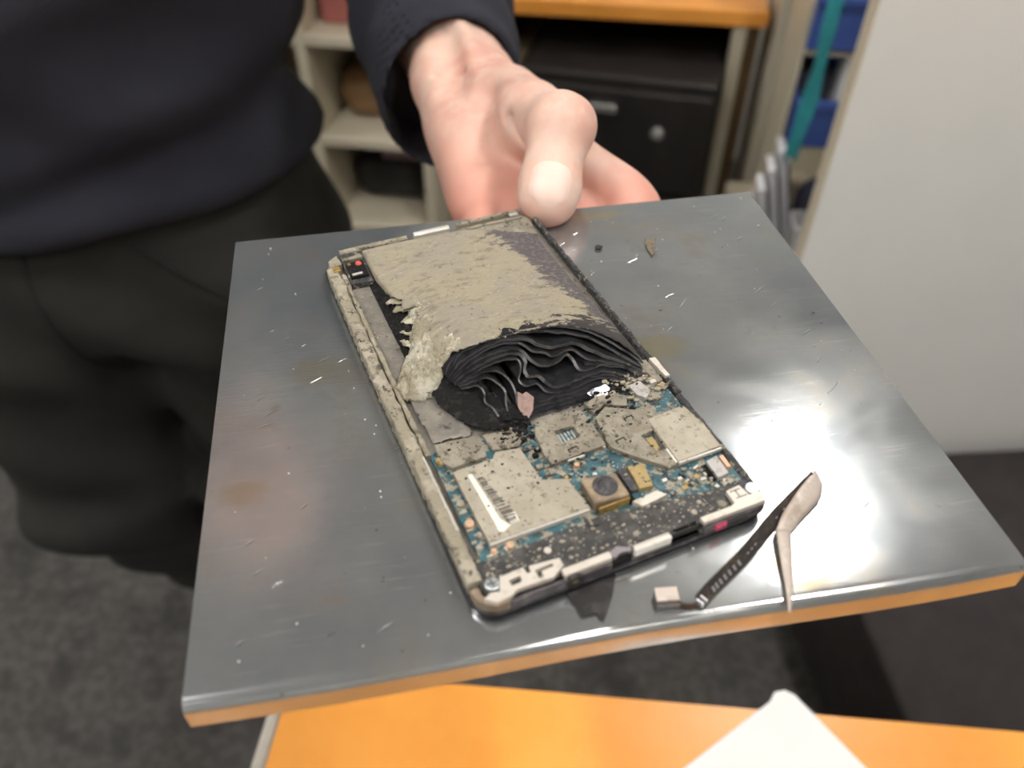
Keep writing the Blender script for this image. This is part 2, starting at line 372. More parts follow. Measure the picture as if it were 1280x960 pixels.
# ------------------------------------------------------------------ room
def box_obj(name, b, mat, parent=None, bv=0, **k):
    o = MB().box(*b).build(name, mat, parent, **k)
    if bv: bev(o, bv)
    return o
RX0, RX1, RY0, RY1, RZ = -2.6, 3.0, -2.4, 2.25, 2.65
struct(box_obj('floor', (RX0, RX1, RY0, RY1, -.05, 0), 'carpet'))
struct(box_obj('ceiling', (RX0, RX1, RY0, RY1, RZ, RZ + .05), 'ceil'))
struct(box_obj('wall_back', (RX0, RX1, RY1, RY1 + .06, 0, RZ), 'wall'))
struct(box_obj('wall_left', (RX0 - .06, RX0, RY0, RY1, 0, RZ), 'wall'))
struct(box_obj('wall_right', (RX1, RX1 + .06, RY0, RY1, 0, RZ), 'wall'))
struct(box_obj('wall_front', (RX0, RX1, RY0 - .06, RY0, 0, RZ), 'wall'))
def ceiling_lamp(x, y, ln, wd, label):
    t = tag(empty('ceiling_light', (x, y, RZ)), label, 'ceiling light', 'fluorescent ceiling lights')
    MB().box(-wd / 2 - .03, wd / 2 + .03, -ln / 2 - .03, ln / 2 + .03, -.05, 0).build('housing', 'housing', t)
    MB().box(-wd / 2, wd / 2, -ln / 2, ln / 2, -.062, -.048).build('diffuser', 'lamp', t)
ceiling_lamp(.745, 1.22, .46, .08, 'fluorescent ceiling light above the white partition')
ceiling_lamp(.745, .0, .46, .08, 'unseen ceiling light added for top light, above the right end of the orange table')  # added lamp out of view, gives the battery and ash top light
ceiling_lamp(-.75, .0, .46, .08, 'unseen ceiling light added for top light, above the floor left of the orange table')  # second added overhead lamp, also unseen
ceiling_lamp(.745, -1.3, .46, .08, 'unseen ceiling light added as fill behind the camera, on the right')  # added fill behind the camera, no such lamp in view
ceiling_lamp(-.75, -1.3, .46, .08, 'unseen ceiling light added as fill behind the camera, on the left')  # its left twin, likewise added to light things from the front
ceiling_lamp(-2.0, 1.22, .46, .08, 'unseen ceiling light added above the cream shelves')  # unseen lamp added to keep the room's light level up

# ------------------------------------------------------------------ orange table and paper in front
TZ = .73
def rotp(x, y, a): return (x * math.cos(a) - y * math.sin(a), x * math.sin(a) + y * math.cos(a))
tb = tag(empty('orange_table', (-.150, .242, 0), math.radians(-5)), 'orange topped table with pale edging in the foreground', 'table')
bev(MB().prism([rrect(.010, 1.35, -.80, -.0, .004)], TZ - .024, TZ).build('table_top', 'tableo', tb), .002)
bev(MB().box(0, .0098, -.80, -.001, TZ - .024, TZ - .0005).build('edging', 'edge', tb), .004, 3)
for x, y in ((.06, -.06), (1.29, -.06), (.06, -.74), (1.29, -.74)):
    MB().cyl((x, y), .02, 0, TZ - .026).build('leg', 'edge', tb, smooth=False)
pp = MB().prism([[(0, 0), (.006, .004)][:0] + [(.000, -.010), (.0035, -.0035), (.010, -.0015), (.016, -.004), (.165, -.170), (.02, -.30), (-.145, -.135)]], 0, .0012)
tag(pp.build('paper_sheet', 'paper', None, loc=(.162, .230, TZ + .0002), rz=math.radians(-7)), 'blank white sheet of paper lying on the orange table', 'paper')

# ------------------------------------------------------------------ white cabinet and black box on the right
wc = tag(empty('white_partition', (.372, .852, 0), math.radians(4)), 'tall plain white partition board with beige edging on the right', 'partition')
bev(MB().box(.0018, .95, 0, .020, .0, 1.20).build('board', 'white', wc), .001)
MB().box(0, .0018, .0002, .0198, .0, 1.1995).build('edging', 'whiteedge', wc)
MB().box(.93, .95, .020, .40, 0, 1.20).build('return_board', 'white', wc)
bb = tag(empty('black_box', (.47, .60, 0), math.radians(4)), 'low black box standing in front of the white partition', 'box')
bev(MB().box(.0, .80, -.26, .225, .0, .24).build('box_body', 'blackbox', bb), .012, 3)
bev(MB().box(-.004, .804, -.264, .226, .225, .252).build('lid', 'blackbox', bb), .008, 3)

# ------------------------------------------------------------------ cream cubby shelf behind the person
A9 = math.radians(-9)
sh = tag(empty('cubby_shelf', (-.150, 1.372, 0), A9), 'cream cubby shelf unit behind the person', 'shelf')
for i in range(5):
    x = -.018 - i * .213
    MB().box(x, x + .018, 0, .36, 0, 1.06).build('upright', 'cream', sh)
for z in (.03, .30, .487, .674, .86, 1.04):
    for i in range(4):
        x1 = -.018 - i * .213; bev(MB().box(x1 - .195, x1, .002, .355, z, z + .018).build('shelf_board', 'cream', sh), .001)
MB().box(-.868, -.002, .356, .364, 0, 1.058).build('back_panel', 'cream', sh)
def place(o, x, y, z, base=sh):
    c = Matrix.Translation(base.location) @ Matrix.Rotation(base.rotation_euler[2], 4, 'Z') @ Vector((x, y, z))
    o.location = c; o.rotation_euler = (0, 0, base.rotation_euler[2]); return o
def pillow(name, mat, sx, sy, sz, parent=None, wr=.06, seed=3):
    v = []; f = []; nu, nv = 28, 18
    for j in range(nv + 1):
        ph = math.pi * j / nv - math.pi / 2
        for i in range(nu):
            th = 2 * math.pi * i / nu
            c = lambda a, e: math.copysign(abs(a) ** e, a)
            p = [c(math.cos(ph), .5) * c(math.cos(th), .45), c(math.cos(ph), .5) * c(math.sin(th), .45), c(math.sin(ph), .6)]
            k = 1 + wr * noise.noise((p[0] * 2 + seed, p[1] * 2, p[2] * 3))
            v.append((p[0] * sx / 2 * k, p[1] * sy / 2 * k, (p[2] * k + 1 + wr * .4) * sz / 2))
    for j in range(nv):
        for i in range(nu): f.append((j * nu + i, j * nu + (i + 1) % nu, (j + 1) * nu + (i + 1) % nu, (j + 1) * nu + i))
    return mobj(name, v, f, mat, parent, True)
pk = pillow('wrapped_packet', 'brownpk', .150, .17, .088); place(pk, -.125, .16, .505)
tag(pk, 'shiny brown wrapped packet lying in the cubby behind the wrist', 'packet')
rb = bev(MB().box(-.07, .07, -.08, .08, 0, .10).build('rose_box', 'rose'), .004); place(rb, -.128, .14, .692)
tag(rb, 'dull red card box on the shelf above the brown packet', 'box')
dg = pillow('dark_bag', 'darkbag', .17, .22, .09, seed=8); place(dg, -.120, .20, .318)
tag(dg, 'dark soft bag in the lower cubby left of the hand', 'bag')
mb_ = bev(MB().box(-.045, .045, -.05, .05, 0, .03).build('mauve_box', 'mauve'), .004); place(mb_, -.090, .16, .408)
tag(mb_, 'small dull mauve box lying on the dark bag in the lower cubby', 'box')

# ------------------------------------------------------------------ far desk and black pedestal
dk = tag(empty('far_desk', (.436, 1.405, 0), A9), 'orange topped desk in the background above the black drawers', 'desk')
bev(MB().box(-.50, 0, 0, .62, TZ - .026, TZ).build('desk_top', 'tableo', dk), .002)
MB().box(-.030, -.008, .018, .60, 0, TZ - .026).build('side_panel', 'brown', dk)
MB().box(-.054, -.031, .006, .03, 0, TZ - .026).build('leg', 'cream', dk)
MB().box(-.49, -.47, .018, .60, 0, TZ - .026).build('side_panel', 'brown', dk)
MB().box(-.469, -.031, .57, .588, .25, TZ - .026).build('back_board', 'brown', dk)
A14 = math.radians(-14)
pd = tag(empty('drawer_pedestal', (.012, 1.385, 0), A14), 'black metal drawer unit under the far orange desk', 'drawer unit')
bev(MB().box(0, .345, .016, .46, .02, .640).build('body', 'blackcab', pd), .006, 3)
for z0, z1 in ((.435, .622), (.235, .425), (.035, .225)):
    d = bev(MB().box(.006, .339, 0, .0165, z0, z1).build('drawer', 'blackcab', pd), .004, 3)
    if z0 > .4:
        bev(MB().box(.128, .176, -.012, 0, .585, .600).build('handle', 'chrome', d), .003, 3)
        k = MB()
        for q in range(6): k.add(*(lambda m: (m.v, m.f))(MB().cyl((0, 0), .012 * math.cos(q * .25), q * .002, q * .002 + .002, 20)))
        kv = [(.252 + a, -c, .553 + b) for a, b, c in k.v]; mobj('lock_knob', kv, k.f, 'chrome', d)
        k = MB().cyl((0, 0), .006, 0, .003, 16); mobj('screw_head', [(.128 + a, -c, .548 + b) for a, b, c in k.v], k.f, 'greyconn', d)
ob = MB().box(-.040, -.006, .0, .50, 0, .62); ob = bev(ob.build('brown_board', 'olive'), .003); place(ob, -.012, .05, 0, pd)
tag(ob, 'dull brown board standing on edge left of the black drawers', 'board')

# ------------------------------------------------------------------ right-hand shelf with bins
rs = tag(empty('storage_shelf', (.447, 1.385, 0), A9), 'shallow cream shelf behind the blue bins beside the white partition', 'shelf')
MB().box(0, .016, .0, .14, 0, 1.2).build('upright', 'cream', rs)
MB().box(.60, .616, .0, .14, 0, 1.2).build('upright', 'cream', rs)
for z in (.02, .36, .655, .95, 1.18): MB().box(.016, .60, .002, .135, z, z + .018).build('shelf_board', 'cream', rs)
MB().box(.002, .614, .136, .144, 0, 1.198).build('back_panel', 'cream', rs)
# low cream stand in front of it carries the rest
SX, SY, SZ = .372, 1.035, .470
st_ = tag(empty('low_stand', (SX, SY, 0), math.radians(-4)), 'cream stand under the booklets, pouch and clear tub', 'stand')
bev(MB().box(0, .36, 0, .27, SZ - .02, SZ).build('top_board', 'cream', st_), .001)
for x in (0, .342): MB().box(x, x + .018, .003, .267, 0, SZ - .02).build('side_board', 'cream', st_)
def bin_(name, w_, d_, h_, mat):
    root = empty(name); t = .004
    MB().box(0, w_, 0, d_, 0, t).build('base', mat, root)
    def side(x):
        pr = [(0, 0), (d_, 0), (d_, h_), (d_ * .45, h_), (d_ * .22, h_ * .62), (-.012, h_ * .58)]
        v = [(x, a, b) for a, b in pr] + [(x + t, a, b) for a, b in pr]; n = len(pr)
        return v, [tuple(range(n))[::-1], tuple(range(n, 2 * n))] + [(i, (i + 1) % n, n + (i + 1) % n, n + i) for i in range(n)]
    for x in (-t, w_): v, f = side(x); mobj('side_wall', v, f, mat, root)
    MB().box(0, w_, d_ - t, d_, t, h_).build('back_wall', mat, root)
    v = [(-t, -.012, h_ * .58), (w_ + t, -.012, h_ * .58), (w_ + t, 0, 0), (-t, 0, 0)]; v += [(a, b - .004, c) for a, b, c in v]
    mobj('front_wall', v, [(0, 1, 2, 3), (7, 6, 5, 4), (0, 4, 5, 1), (1, 5, 6, 2), (2, 6, 7, 3), (3, 7, 4, 0)], mat, root)
    bev(MB().box(-.008, w_ + .008, -.024, -.012, h_ * .54, h_ * .64).build('rim', mat, root), .002)
    return root
b1 = bin_('storage_bin', .13, .16, .125, 'blue'); b1.location = (.428, 1.165, .765); b1.rotation_euler = (0, 0, A9)
tag(b1, 'dark blue plastic bin at the top of the frame beside the white partition', 'bin', 'blue storage bins')
b2 = bin_('storage_bin', .13, .16, .125, 'blue'); b2.location = (.432, 1.160, .618); b2.rotation_euler = (0, 0, A9)
tag(b2, 'blue plastic bin holding a white carton, below the top bin', 'bin', 'blue storage bins')
wr = tag(empty('bin_rack', (.415, 1.150, SZ), A9), 'slim cream rack carrying the blue bins', 'rack')
for x in (0, .152): MB().box(x, x + .006, .02, .17, 0, .44).build('side_frame', 'cream', wr)
for z in (.138, .284): MB().box(.006, .152, .02, .17, z, z + .006).build('tray', 'cream', wr)
c1 = bev(MB().box(0, .030, 0, .05, 0, .125).build('white_carton', 'paper'), .002); c1.location = (.492, 1.175, .6235); c1.rotation_euler = (0, 0, A9)
tag(c1, 'narrow white carton standing in the lower blue bin', 'carton')
c2 = bev(MB().box(0, .05, 0, .06, 0, .085).build('dark_box', 'bookd'), .003); c2.location = (.445, 1.215, .6235); c2.rotation_euler = (0, 0, A9)
tag(c2, 'dark box inside the lower blue bin', 'box')
LBL = ('lowest white booklet at the left end of the leaning row', 'second white booklet from the left of the leaning row', 'third white booklet from the left of the leaning row', 'tallest white booklet at the right end of the leaning row')
for i in range(4):
    t = tag(empty('booklet', (.378 + .0215 * i, 1.038 + .022 * i, SZ + .001)), LBL[i], 'booklet', 'leaning white booklets')
    t.rotation_euler = (0, math.radians(-14), math.radians(-8)); hgt = (.105, .125, .145, .165)[i]
    bev(MB().box(0, .011, 0, .050, 0, hgt).build('page_block', 'bookw', t), .0008)
    MB().box(.0111, .0150, -.001, .051, 0, hgt - .004).build('gap_slab', 'bookd', t)  # dark slab standing in for the shaded gap between booklets
pv = pillow('navy_pouch', 'navy', .074, .045, .105, wr=.06, seed=5); pv.location = (.490, 1.118, SZ + .001)
tag(pv, 'dark navy pouch at the lower end of the teal strap', 'pouch')
tubr = tag(empty('clear_tub', (.474, 1.066, SZ + .0005), math.radians(-6)), 'clear plastic tub standing in front of the navy pouch', 'tub')
o_ = rrect(-.036, .036, -.026, .026, .010); i_ = rrect(-.0345, .0345, -.0245, .0245, .009)
MB().prism([o_, i_[::-1]], .002, .064).build('tub_wall', 'clear', tubr); MB().prism([o_], 0, .002).build('tub_base', 'clear', tubr)
MB().prism([rrect(-.039, .039, -.029, .029, .012), i_[::-1]], .064, .067).build('rim', 'clear', tubr)
strap = empty('teal_strap'); tag(strap, 'teal strap hanging in front of the blue bins', 'strap')
pth = smoothpath([(.432, 1.085, 1.02), (.421, 1.083, .92), (.4175, 1.082, .85), (.4185, 1.082, .79), (.4185, 1.083, .735), (.4165, 1.085, .69), (.4150, 1.088, .645), (.4155, 1.092, .625)], 40)
v = []; f = []
for k, p in enumerate(pth):
    hw = .0098 + .001 * math.sin(k * .7); tw = .004 * math.sin(k * .35)
    for (a, b) in ((-hw, -tw), (hw, tw), (hw, tw + .0022), (-hw, -tw + .0022)): v.append((p[0] + a, p[1] + b, p[2]))
for k in range(len(pth) - 1):
    for q in range(4): f.append((4 * k + q, 4 * k + (q + 1) % 4, 4 * k + 4 + (q + 1) % 4, 4 * k + 4 + q))
f += [(0, 1, 2, 3), tuple(4 * (len(pth) - 1) + q for q in (3, 2, 1, 0))]
mobj('ribbon', v, f, 'teal', strap)
k = MB().cyl((0, 0), .005, 0, .005, 16); mobj('rivet', [(.4115 + a, 1.090 - c, .632 + b) for a, b, c in k.v], k.f, 'chrome', strap)

# ------------------------------------------------------------------ person (the body mesh is the hand and forearm; clothing hangs on it)
# millimetres relative to the plate's top
def hand_sdf(P):
    S = lambda a, b, ra, rb, **k: seg(P, a, b, ra, rb, **k)
    up = (0, 0, 1)
    arm = S((-58, 560, -12), (-24, 410, -10), 38, 25.5, axis=(.25, .05, 1), flat=1.18)
    wr = S((-24, 410, -10), (-15, 368, -13), 25.5, 22.5, axis=(.1, 0, 1), flat=1.30)
    d = smin(arm, wr, 14)
    kn = [((48, 302, -15), 11.5), ((26, 294, -16), 12), ((4, 294, -17), 11.8), ((-12, 301, -19), 10.5)]
    for i, (k, r) in enumerate(kn):
        w0 = (-6 - i * 7, 385, -14)
        d = smin(d, S(w0, k, 15, r), 12)
    d = smin(d, S((-26, 372, -13), (-15, 312, -15), 13.5, 13), 12)          # hypothenar
    th = S((-8, 388, -6), (9, 334, 5), 17, 16)                             # thenar mount
    d = smin(d, th, 12)
    mc, ip, tip = (8, 331, 11), (18.5, 294, 24), (13.6, 269, 9.2)
    d = smin(d, S((10, 333, 0), (44, 306, -11), 10, 9), 12)                # web to the index finger
    d = smin(d, S((14, 318, 10), (50, 300, -13), 10, 8.5), 8)
    d = smin(d, S((22, 308, 8), (56, 296, -13), 7.5, 6.5), 8)
    # four fingers lying under the plate
    tips = [((53, 262, -11.5), (55, 243, -11.2), (56, 226, -10.8)), ((31, 250, -12), (33, 229, -11.4), (34, 210, -10.8)),
            ((8, 253, -12), (9, 232, -11.4), (10, 214, -10.8)), ((-13, 266, -12), (-13, 250, -11), (-12.5, 236, -10.2))]
    rr = [(10.2, 9.4, 8.8, 7.8), (10.4, 9.8, 9, 8), (10, 9.4, 8.8, 7.8), (9.2, 8.4, 7.8, 7)]
    for (k, r), tp, ra in zip(kn, tips, rr):
        a = k; fg = None
        for j, b in enumerate(tp):
            s_ = S(a, b, ra[j], ra[j + 1]); fg = s_ if fg is None else smin(fg, s_, 2.5); a = b
        d = smin(d, fg, 5)
    # keep the hand below the sheet where it passes under it
    under = np.maximum((P[..., 2] + 2.1), -(P[..., 1] - (276 + .18 * P[..., 0])) * -1)
    plane = P[..., 2] + 2.0
    edge = (276.5 + .181 * P[..., 0]) - P[..., 1]        # >0 in front of the sheet's back edge
    cut = np.minimum(plane, edge + 1.2)
    d = smax(d, np.where(edge > -1.2, np.minimum(plane, edge + 1.2), -50.), 1.0)
    # thumb over the top of the sheet
    dn = np.array((.067, -.53, .739)); dn /= np.linalg.norm(dn)
    t2 = S(ip, tip, 12.4, 10.6, axis=dn, flat=1.18)
    t2 = smin(t2, S((14.5, 272, 10.8), tip, 11.6, 10.6, axis=dn, flat=1.2), 5)
    t1 = S(mc, ip, 13.2, 11.8)
    t1 = smin(t1, S((19.5, 295, 26.5), (22, 297, 25), 11.4, 10.8), 6)
    t = smin(t1, t2, 4.5)
    d = smin(d, t, 7)
    d = smin(d, S((-2, 372, -2), mc, 16, 13.5), 9)
    # wrist tendons
    d = smin(d, S((-34, 455, 12.5), (-20, 400, 8.5), 3.6, 3.4), 8); d = smin(d, S((-20, 400, 8.5), (-14, 362, 3), 3.4, 2.6), 8)
    d = smax(d, -S((-36, 425, 15), (-29, 372, 9), 5, 5.5), 9); d = smax(d, -S((-12, 352, 12), (-14, 318, 3), 5, 5), 10)
    # creases: thumb fold, knuckle wrinkles
    cr = S((-1, 318, 17), (8.5, 303, 9), 2.0, 1.4); d = smax(d, -cr, 4.5)
    d = smax(d, -S((-38, 392, 3), (-2, 380, 11), .8, .8), 4)
    # plate surface under the thumb
    d = np.where(P[..., 1] < 276 + .18 * P[..., 0], np.where(P[..., 2] > -1, np.maximum(d, .1 - P[..., 2]), d), d)
    return d
X, lo, h = grid((-80, 200, -50), (78, 545, 46), 1.35)
V1, F1 = nets(hand_sdf(X), lo, h)
V1 = V1 / 1000 + np.array((0, 0, ZP))
# arms, trunk, neck and head under the clothing, joined to the hand inside the sleeve
def body_sdf(P):
    c = np.array((-.32, .60, 1.62))
    d = seg(P, (-.335, .625, 1.40), (-.325, .615, 1.56), .062, .056)
    d = smin(d, seg(P, (-.355, .625, .90), (-.352, .63, 1.34), .085, .095), .05)
    d = smin(d, seg(P, (-.50, .60, 1.37), (-.19, .65, 1.37), .045, .045), .06)
    d = smin(d, smin(seg(P, (-.185, .655, 1.385), (-.095, .69, 1.085), .045, .036), seg(P, (-.095, .69, 1.085), (-.052, .53, ZP - .012), .036, .028), .02), .03)
    d = smin(d, smin(seg(P, (-.50, .58, 1.385), (-.60, .66, 1.09), .045, .036), seg(P, (-.60, .66, 1.09), (-.55, .82, .88), .036, .03), .02), .03)
    d = smin(d, seg(P, (-.55, .82, .88), (-.545, .84, .80), .03, .028), .02)
    d = smin(d, seg(P, c + (0, .0, .02), c + (0, .012, .06), .078, .083), .04)
    d = smin(d, seg(P, c + (.006, -.035, -.055), c + (.006, -.03, .0), .048, .065), .05)
    d = smin(d, seg(P, c + (.012, -.100, -.012), c + (.010, -.088, .025), .014, .010), .02)
    for s_ in (-1, 1):
        d = smin(d, seg(P, c + (s_ * .08, .0, -.01), c + (s_ * .084, .004, .03), .012, .014), .012)
        d = smax(d, -seg(P, c + (.01 + s_ * .032, -.103, .035), c + (.01 + s_ * .034, -.10, .035), .014, .014), .012)
    return smax(d, -seg(P, c + (-.012, -.094, -.048), c + (.034, -.09, -.048), .004, .004), .008)
X, lo, h = grid((-.70, .46, .74), (.0, .90, 1.80), .0085)
V2, F2 = nets(body_sdf(X), lo, h)
k2 = int(np.argmin(V2[:, 1] + 10 * (np.abs(V2[:, 0] + .052) > .03) + 10 * (np.abs(V2[:, 2] - ZP) > .05))); e2 = [int(q) for q in F2[np.any(F2 == k2, axis=1)][0] if q != k2][0]
k1 = int(np.argmin(np.linalg.norm(V1 - V2[k2], axis=1)))
person = sdfmesh('person', [(V1, F1), (V2, F2), (np.zeros((0, 3)), np.array([[k1, len(V1) + k2, len(V1) + e2, len(V1) + e2]])[:0] - 0)], 'skin')
bm = bmesh.new(); bm.from_mesh(person.data); bm.verts.ensure_lookup_table()
bm.faces.new([bm.verts[k1], bm.verts[len(V1) + k2], bm.verts[len(V1) + e2]]); bm.to_mesh(person.data); bm.free()
tag(person, 'person in navy sweater and dark trousers holding the steel plate', 'person')
X, lo, h = grid((-.43, .46, 1.5), (-.17, .78, 1.82), .007)
hc = np.array((-.32, .60, 1.62))
hd = seg(X, hc + (0, .005, .03), hc + (0, .014, .065), .086, .092)
hd = np.maximum(hd, -(X[..., 2] - 1.66 + (X[..., 1] - .60) * 1.0))
Vh, Fh = nets(hd, lo, h); sdfmesh('hair', [(Vh, Fh)], 'hair', person)
# thumb nail: a curved plate laid on the hand surface
tipc = np.array((13.6, 269, 9.2)); ipc = np.array((18.5, 294, 24)); ad = (ipc - tipc) / np.linalg.norm(ipc - tipc)
dn = np.array((.067, -.53, .739)); dn -= ad * (dn @ ad); dn /= np.linalg.norm(dn); sd = np.cross(ad, dn)
nv_ = []; NU, NV = 17, 17
for j in range(NV):
    for i in range(NU):
        a, b = i / (NU - 1) * 2 - 1, j / (NV - 1) * 2 - 1
        # rounded outline
        e = 1 - .16 * abs(b) ** 3 - (.22 * max(0, -b) ** 4)
        w_ = 7.9 * a * e
        ln = 8.8 * b * (1 - .22 * abs(a) ** 2.5) + .6
        p = tipc + ad * ln + sd * (w_ - .2)
        nv_.append(p + dn * 40)
nv_ = np.array(nv_, np.float32)
tt = np.zeros(len(nv_), np.float32)
for _ in range(60):
    dd = hand_sdf((nv_ - tt[:, None] * dn).reshape(-1, 1, 1, 3).astype(np.float32)).reshape(-1); tt += np.clip(dd, -1, 6) * .6
lift = np.array([.85 * (1 - min(1, max(abs(i / (NU - 1) * 2 - 1), abs(j / (NV - 1) * 2 - 1))) ** 6) - .12 for j in range(NV) for i in range(NU)])
nv_ = nv_ - tt[:, None] * dn + lift[:, None] * dn
nl = mobj('thumb_nail', nv_ / 1000 + np.array((0, 0, ZP)), [(j * NU + i, j * NU + i + 1, (j + 1) * NU + i + 1, (j + 1) * NU + i) for j in range(NV - 1) for i in range(NU - 1)], 'nail', person, True)
# sweater
BC = (-.352, .622); FA = math.radians(14)
def torso_local(P):
    x = P[..., 0] - BC[0]; y = P[..., 1] - BC[1]
    return x * math.cos(FA) + y * math.sin(FA), -x * math.sin(FA) + y * math.cos(FA), P[..., 2]
def sweater_sdf(P):
    x, y, z = torso_local(P)
    zk = [.84, .875, .90, .93, .96, 1.00, 1.05, 1.15, 1.28, 1.38, 1.44, 1.50]
    a = np.interp(z, zk, [.186, .190, .188, .180, .172, .180, .187, .190, .200, .195, .13, .07])
    b = np.interp(z, zk, [.124, .130, .130, .126, .122, .130, .136, .135, .135, .115, .085, .07])
    r = np.sqrt((x / a) ** 2 + (y / b) ** 2 + 1e-9); d = (r - 1) * np.minimum(a, b)
    # folds: a long diagonal roll and the bunched hem
    zr = z - (.965 + .20 * (x - .06)); d -= (.009 + .004 * np.sin(x * 17)) * np.exp(-(zr / .026) ** 2)
    zr = z - (.922 + .14 * x + .006 * np.sin(x * 23)); d += (.005 + .002 * np.sin(x * 15 + 1)) * np.exp(-(zr / .016) ** 2)
    zr = z - (.893 + .06 * x); d -= .004 * np.exp(-(zr / .016) ** 2); d -= .004 * np.sin(x * 31 + z * 45) * np.exp(-((z - .99) / .06) ** 2)
    zr = z - (1.04 + .25 * x); d -= .008 * np.exp(-(zr / .02) ** 2)
    d = smax(d, (.878 + .05 * x + .003 * np.sin(x * 40)) - z, .012)
    d = smax(d, z - 1.475, .01)
    ua = seg(P, (-.185, .655, 1.385), (-.087, .69, 1.085), .070, .058)
    fa = seg(P, (-.087, .69, 1.085), (-.050, .53, 1.036), .060, .052)
    d = smin(d, smin(ua, fa, .04), .03)
    ub = seg(P, (-.50, .58, 1.385), (-.60, .66, 1.09), .070, .056); d = smin(d, ub, .04)
    fb = seg(P, (-.60, .66, 1.09), (-.56, .80, .90), .055, .045); d = smin(d, fb, .03)
    return d
X, lo, h = grid((-.72, .40, .82), (.03, .90, 1.52), .0075)
Vs, Fs = nets(sweater_sdf(X), lo, h)
def sleeve_sdf(P):
    d = seg(P, (-.058, .56, ZP - .018), (-.033, .425, ZP - .021), .051, .041)
    d -= .0035 * np.sin((P[..., 1] + .35 * P[..., 0]) * 95) * np.clip((P[..., 1] - .44) / .05, 0, 1)
    nrm = np.array((.47, -.85, .24)); nrm /= np.linalg.norm(nrm)
    q = (P - np.array((-.030, .420, ZP - .010))) @ nrm
    d = smax(d, q, .006)
    inner = seg(P, (-.050, .50, ZP - .016), (-.026, .39, ZP - .023), .0375, .0365)
    d = smax(d, -np.maximum(inner, -(q + .05)), .004)
    return d
X, lo, h = grid((-.125, .36, .965), (.035, .585, 1.105), .0028)
Vl, Fl = nets(sleeve_sdf(X), lo, h)
sdfmesh('sweater', [(Vs, Fs), (Vl, Fl)], 'sweater', person)
# trousers
def trouser_sdf(P):
    x, y, z = torso_local(P)
    a = np.interp(z, [.72, .80, .90, .96], [.182, .180, .166, .150]); b = np.interp(z, [.72, .80, .90, .96], [.118, .122, .108, .095])
    r = np.sqrt((x / a) ** 2 + (y / b) ** 2 + 1e-9); d = (r - 1) * np.minimum(a, b)
    d = smax(d, np.maximum(.74 - z, z - .97), .05)
    L = smin(seg(P, (-.272, .635, .80), (-.285, .64, .48), .098, .080), seg(P, (-.285, .64, .48), (-.295, .75, .10), .080, .066), .05)
    R = smin(seg(P, (-.445, .60, .80), (-.468, .60, .50), .105, .088), seg(P, (-.468, .60, .50), (-.435, .74, .10), .088, .070), .05)
    d = smin(d, smin(L, R, .025), .05)
    d -= .006 * np.sin(z * 42 + x * 26 + 2.2 * np.sin(x * 14)) * np.clip((.9 - z) / .1, 0, 1) * np.clip((.06 - y) / .06, 0, 1)
    d -= .005 * np.sin(z * 60 + y * 40) * np.clip((.62 - z) / .1, 0, 1)
    d = smax(d, .035 - z, .01)
    return d
X, lo, h = grid((-.62, .44, .02), (-.10, .86, .99), .0075)
Vt, Ft = nets(trouser_sdf(X), lo, h)
sdfmesh('trousers', [(Vt, Ft)], 'trousers', person)
def on_trousers(pts, r, name):
    out = []
    for (x, z) in pts:
        y0 = .40
        for _ in range(50):
            dd = float(trouser_sdf(np.array([[[[x, y0, z]]]], np.float32)).reshape(-1)[0]); y0 += max(dd, -.01) * .7
        out.append((x, y0, z))
    pth = smoothpath(out, 30); v = []; f = []
    for k, p in enumerate(pth):
        for q in range(6): a = q * math.pi / 3; v.append((p[0] + r * math.cos(a), p[1] + r * math.sin(a), p[2]))
    for k in range(29):
        for q in range(6): f.append((6 * k + q, 6 * k + (q + 1) % 6, 6 * k + 6 + (q + 1) % 6, 6 * k + 6 + q))
    mobj(name, v, f, 'seam', person, True)
on_trousers([(-.372, .875), (-.371, .81), (-.367, .75), (-.36, .70)], .003, 'fly_seam')
on_trousers([(-.295, .868), (-.255, .83), (-.22, .79)], .003, 'pocket_seam')
for sx, sy, rz in ((-.295, .75, 8), (-.435, .74, -6)):
    def shoe_sdf(P):
        d = seg(P, (0, .03, .045), (0, -.14, .032), .045, .040)
        d = smin(d, seg(P, (0, .03, .05), (0, .02, .11), .042, .044), .03)
        return smax(d, .001 - P[..., 2], .004)
    X, lo, h = grid((-.07, -.21, -.004), (.07, .10, .16), .006)
    v_, f_ = nets(shoe_sdf(X), lo, h); so = sdfmesh('shoe', [(v_, f_)], 'shoe', person, (sx, sy, 0)); so.rotation_euler = (0, 0, math.radians(rz))

# ------------------------------------------------------------------ steel plate
YAW = math.radians(10.246)
PW, PD = .203, .180
FL = Vector((-.07143, .07470, ZP))
plate = tag(empty('steel_plate', FL, YAW), 'square worn steel plate with a folded front edge', 'metal plate')
R_, T_, HF = .0032, .0014, .0085
outer = [(PD, 0)] + [(PD * (1 - k / 12) + (R_ + .0002) * k / 12, 0) for k in range(1, 12)] + [(R_ - R_ * math.sin(a), -R_ + R_ * math.cos(a)) for a in np.linspace(0, math.pi / 2, 8)] + [(0, -HF)]
ri = R_ - T_
inner = [(T_, -HF)] + [(R_ - ri * math.sin(a), -R_ + ri * math.cos(a)) for a in np.linspace(math.pi / 2, 0, 8)] + [(PD * k / 12 + R_ * (1 - k / 12), -T_) for k in range(1, 13)]
prof = outer + inner; NX = 24; v = []; f = []
for i in range(NX + 1):
    for (y, z) in prof:
        x = PW * i / NX
        v.append((x, y - .0006 * math.sin(3 * x * 15) * (y < .002), z + .00025 * noise.noise((x * 14, y * 14, .4))))
n = len(prof)
for i in range(NX):
    for k in range(n): f.append((i * n + k, i * n + (k + 1) % n, (i + 1) * n + (k + 1) % n, (i + 1) * n + k))
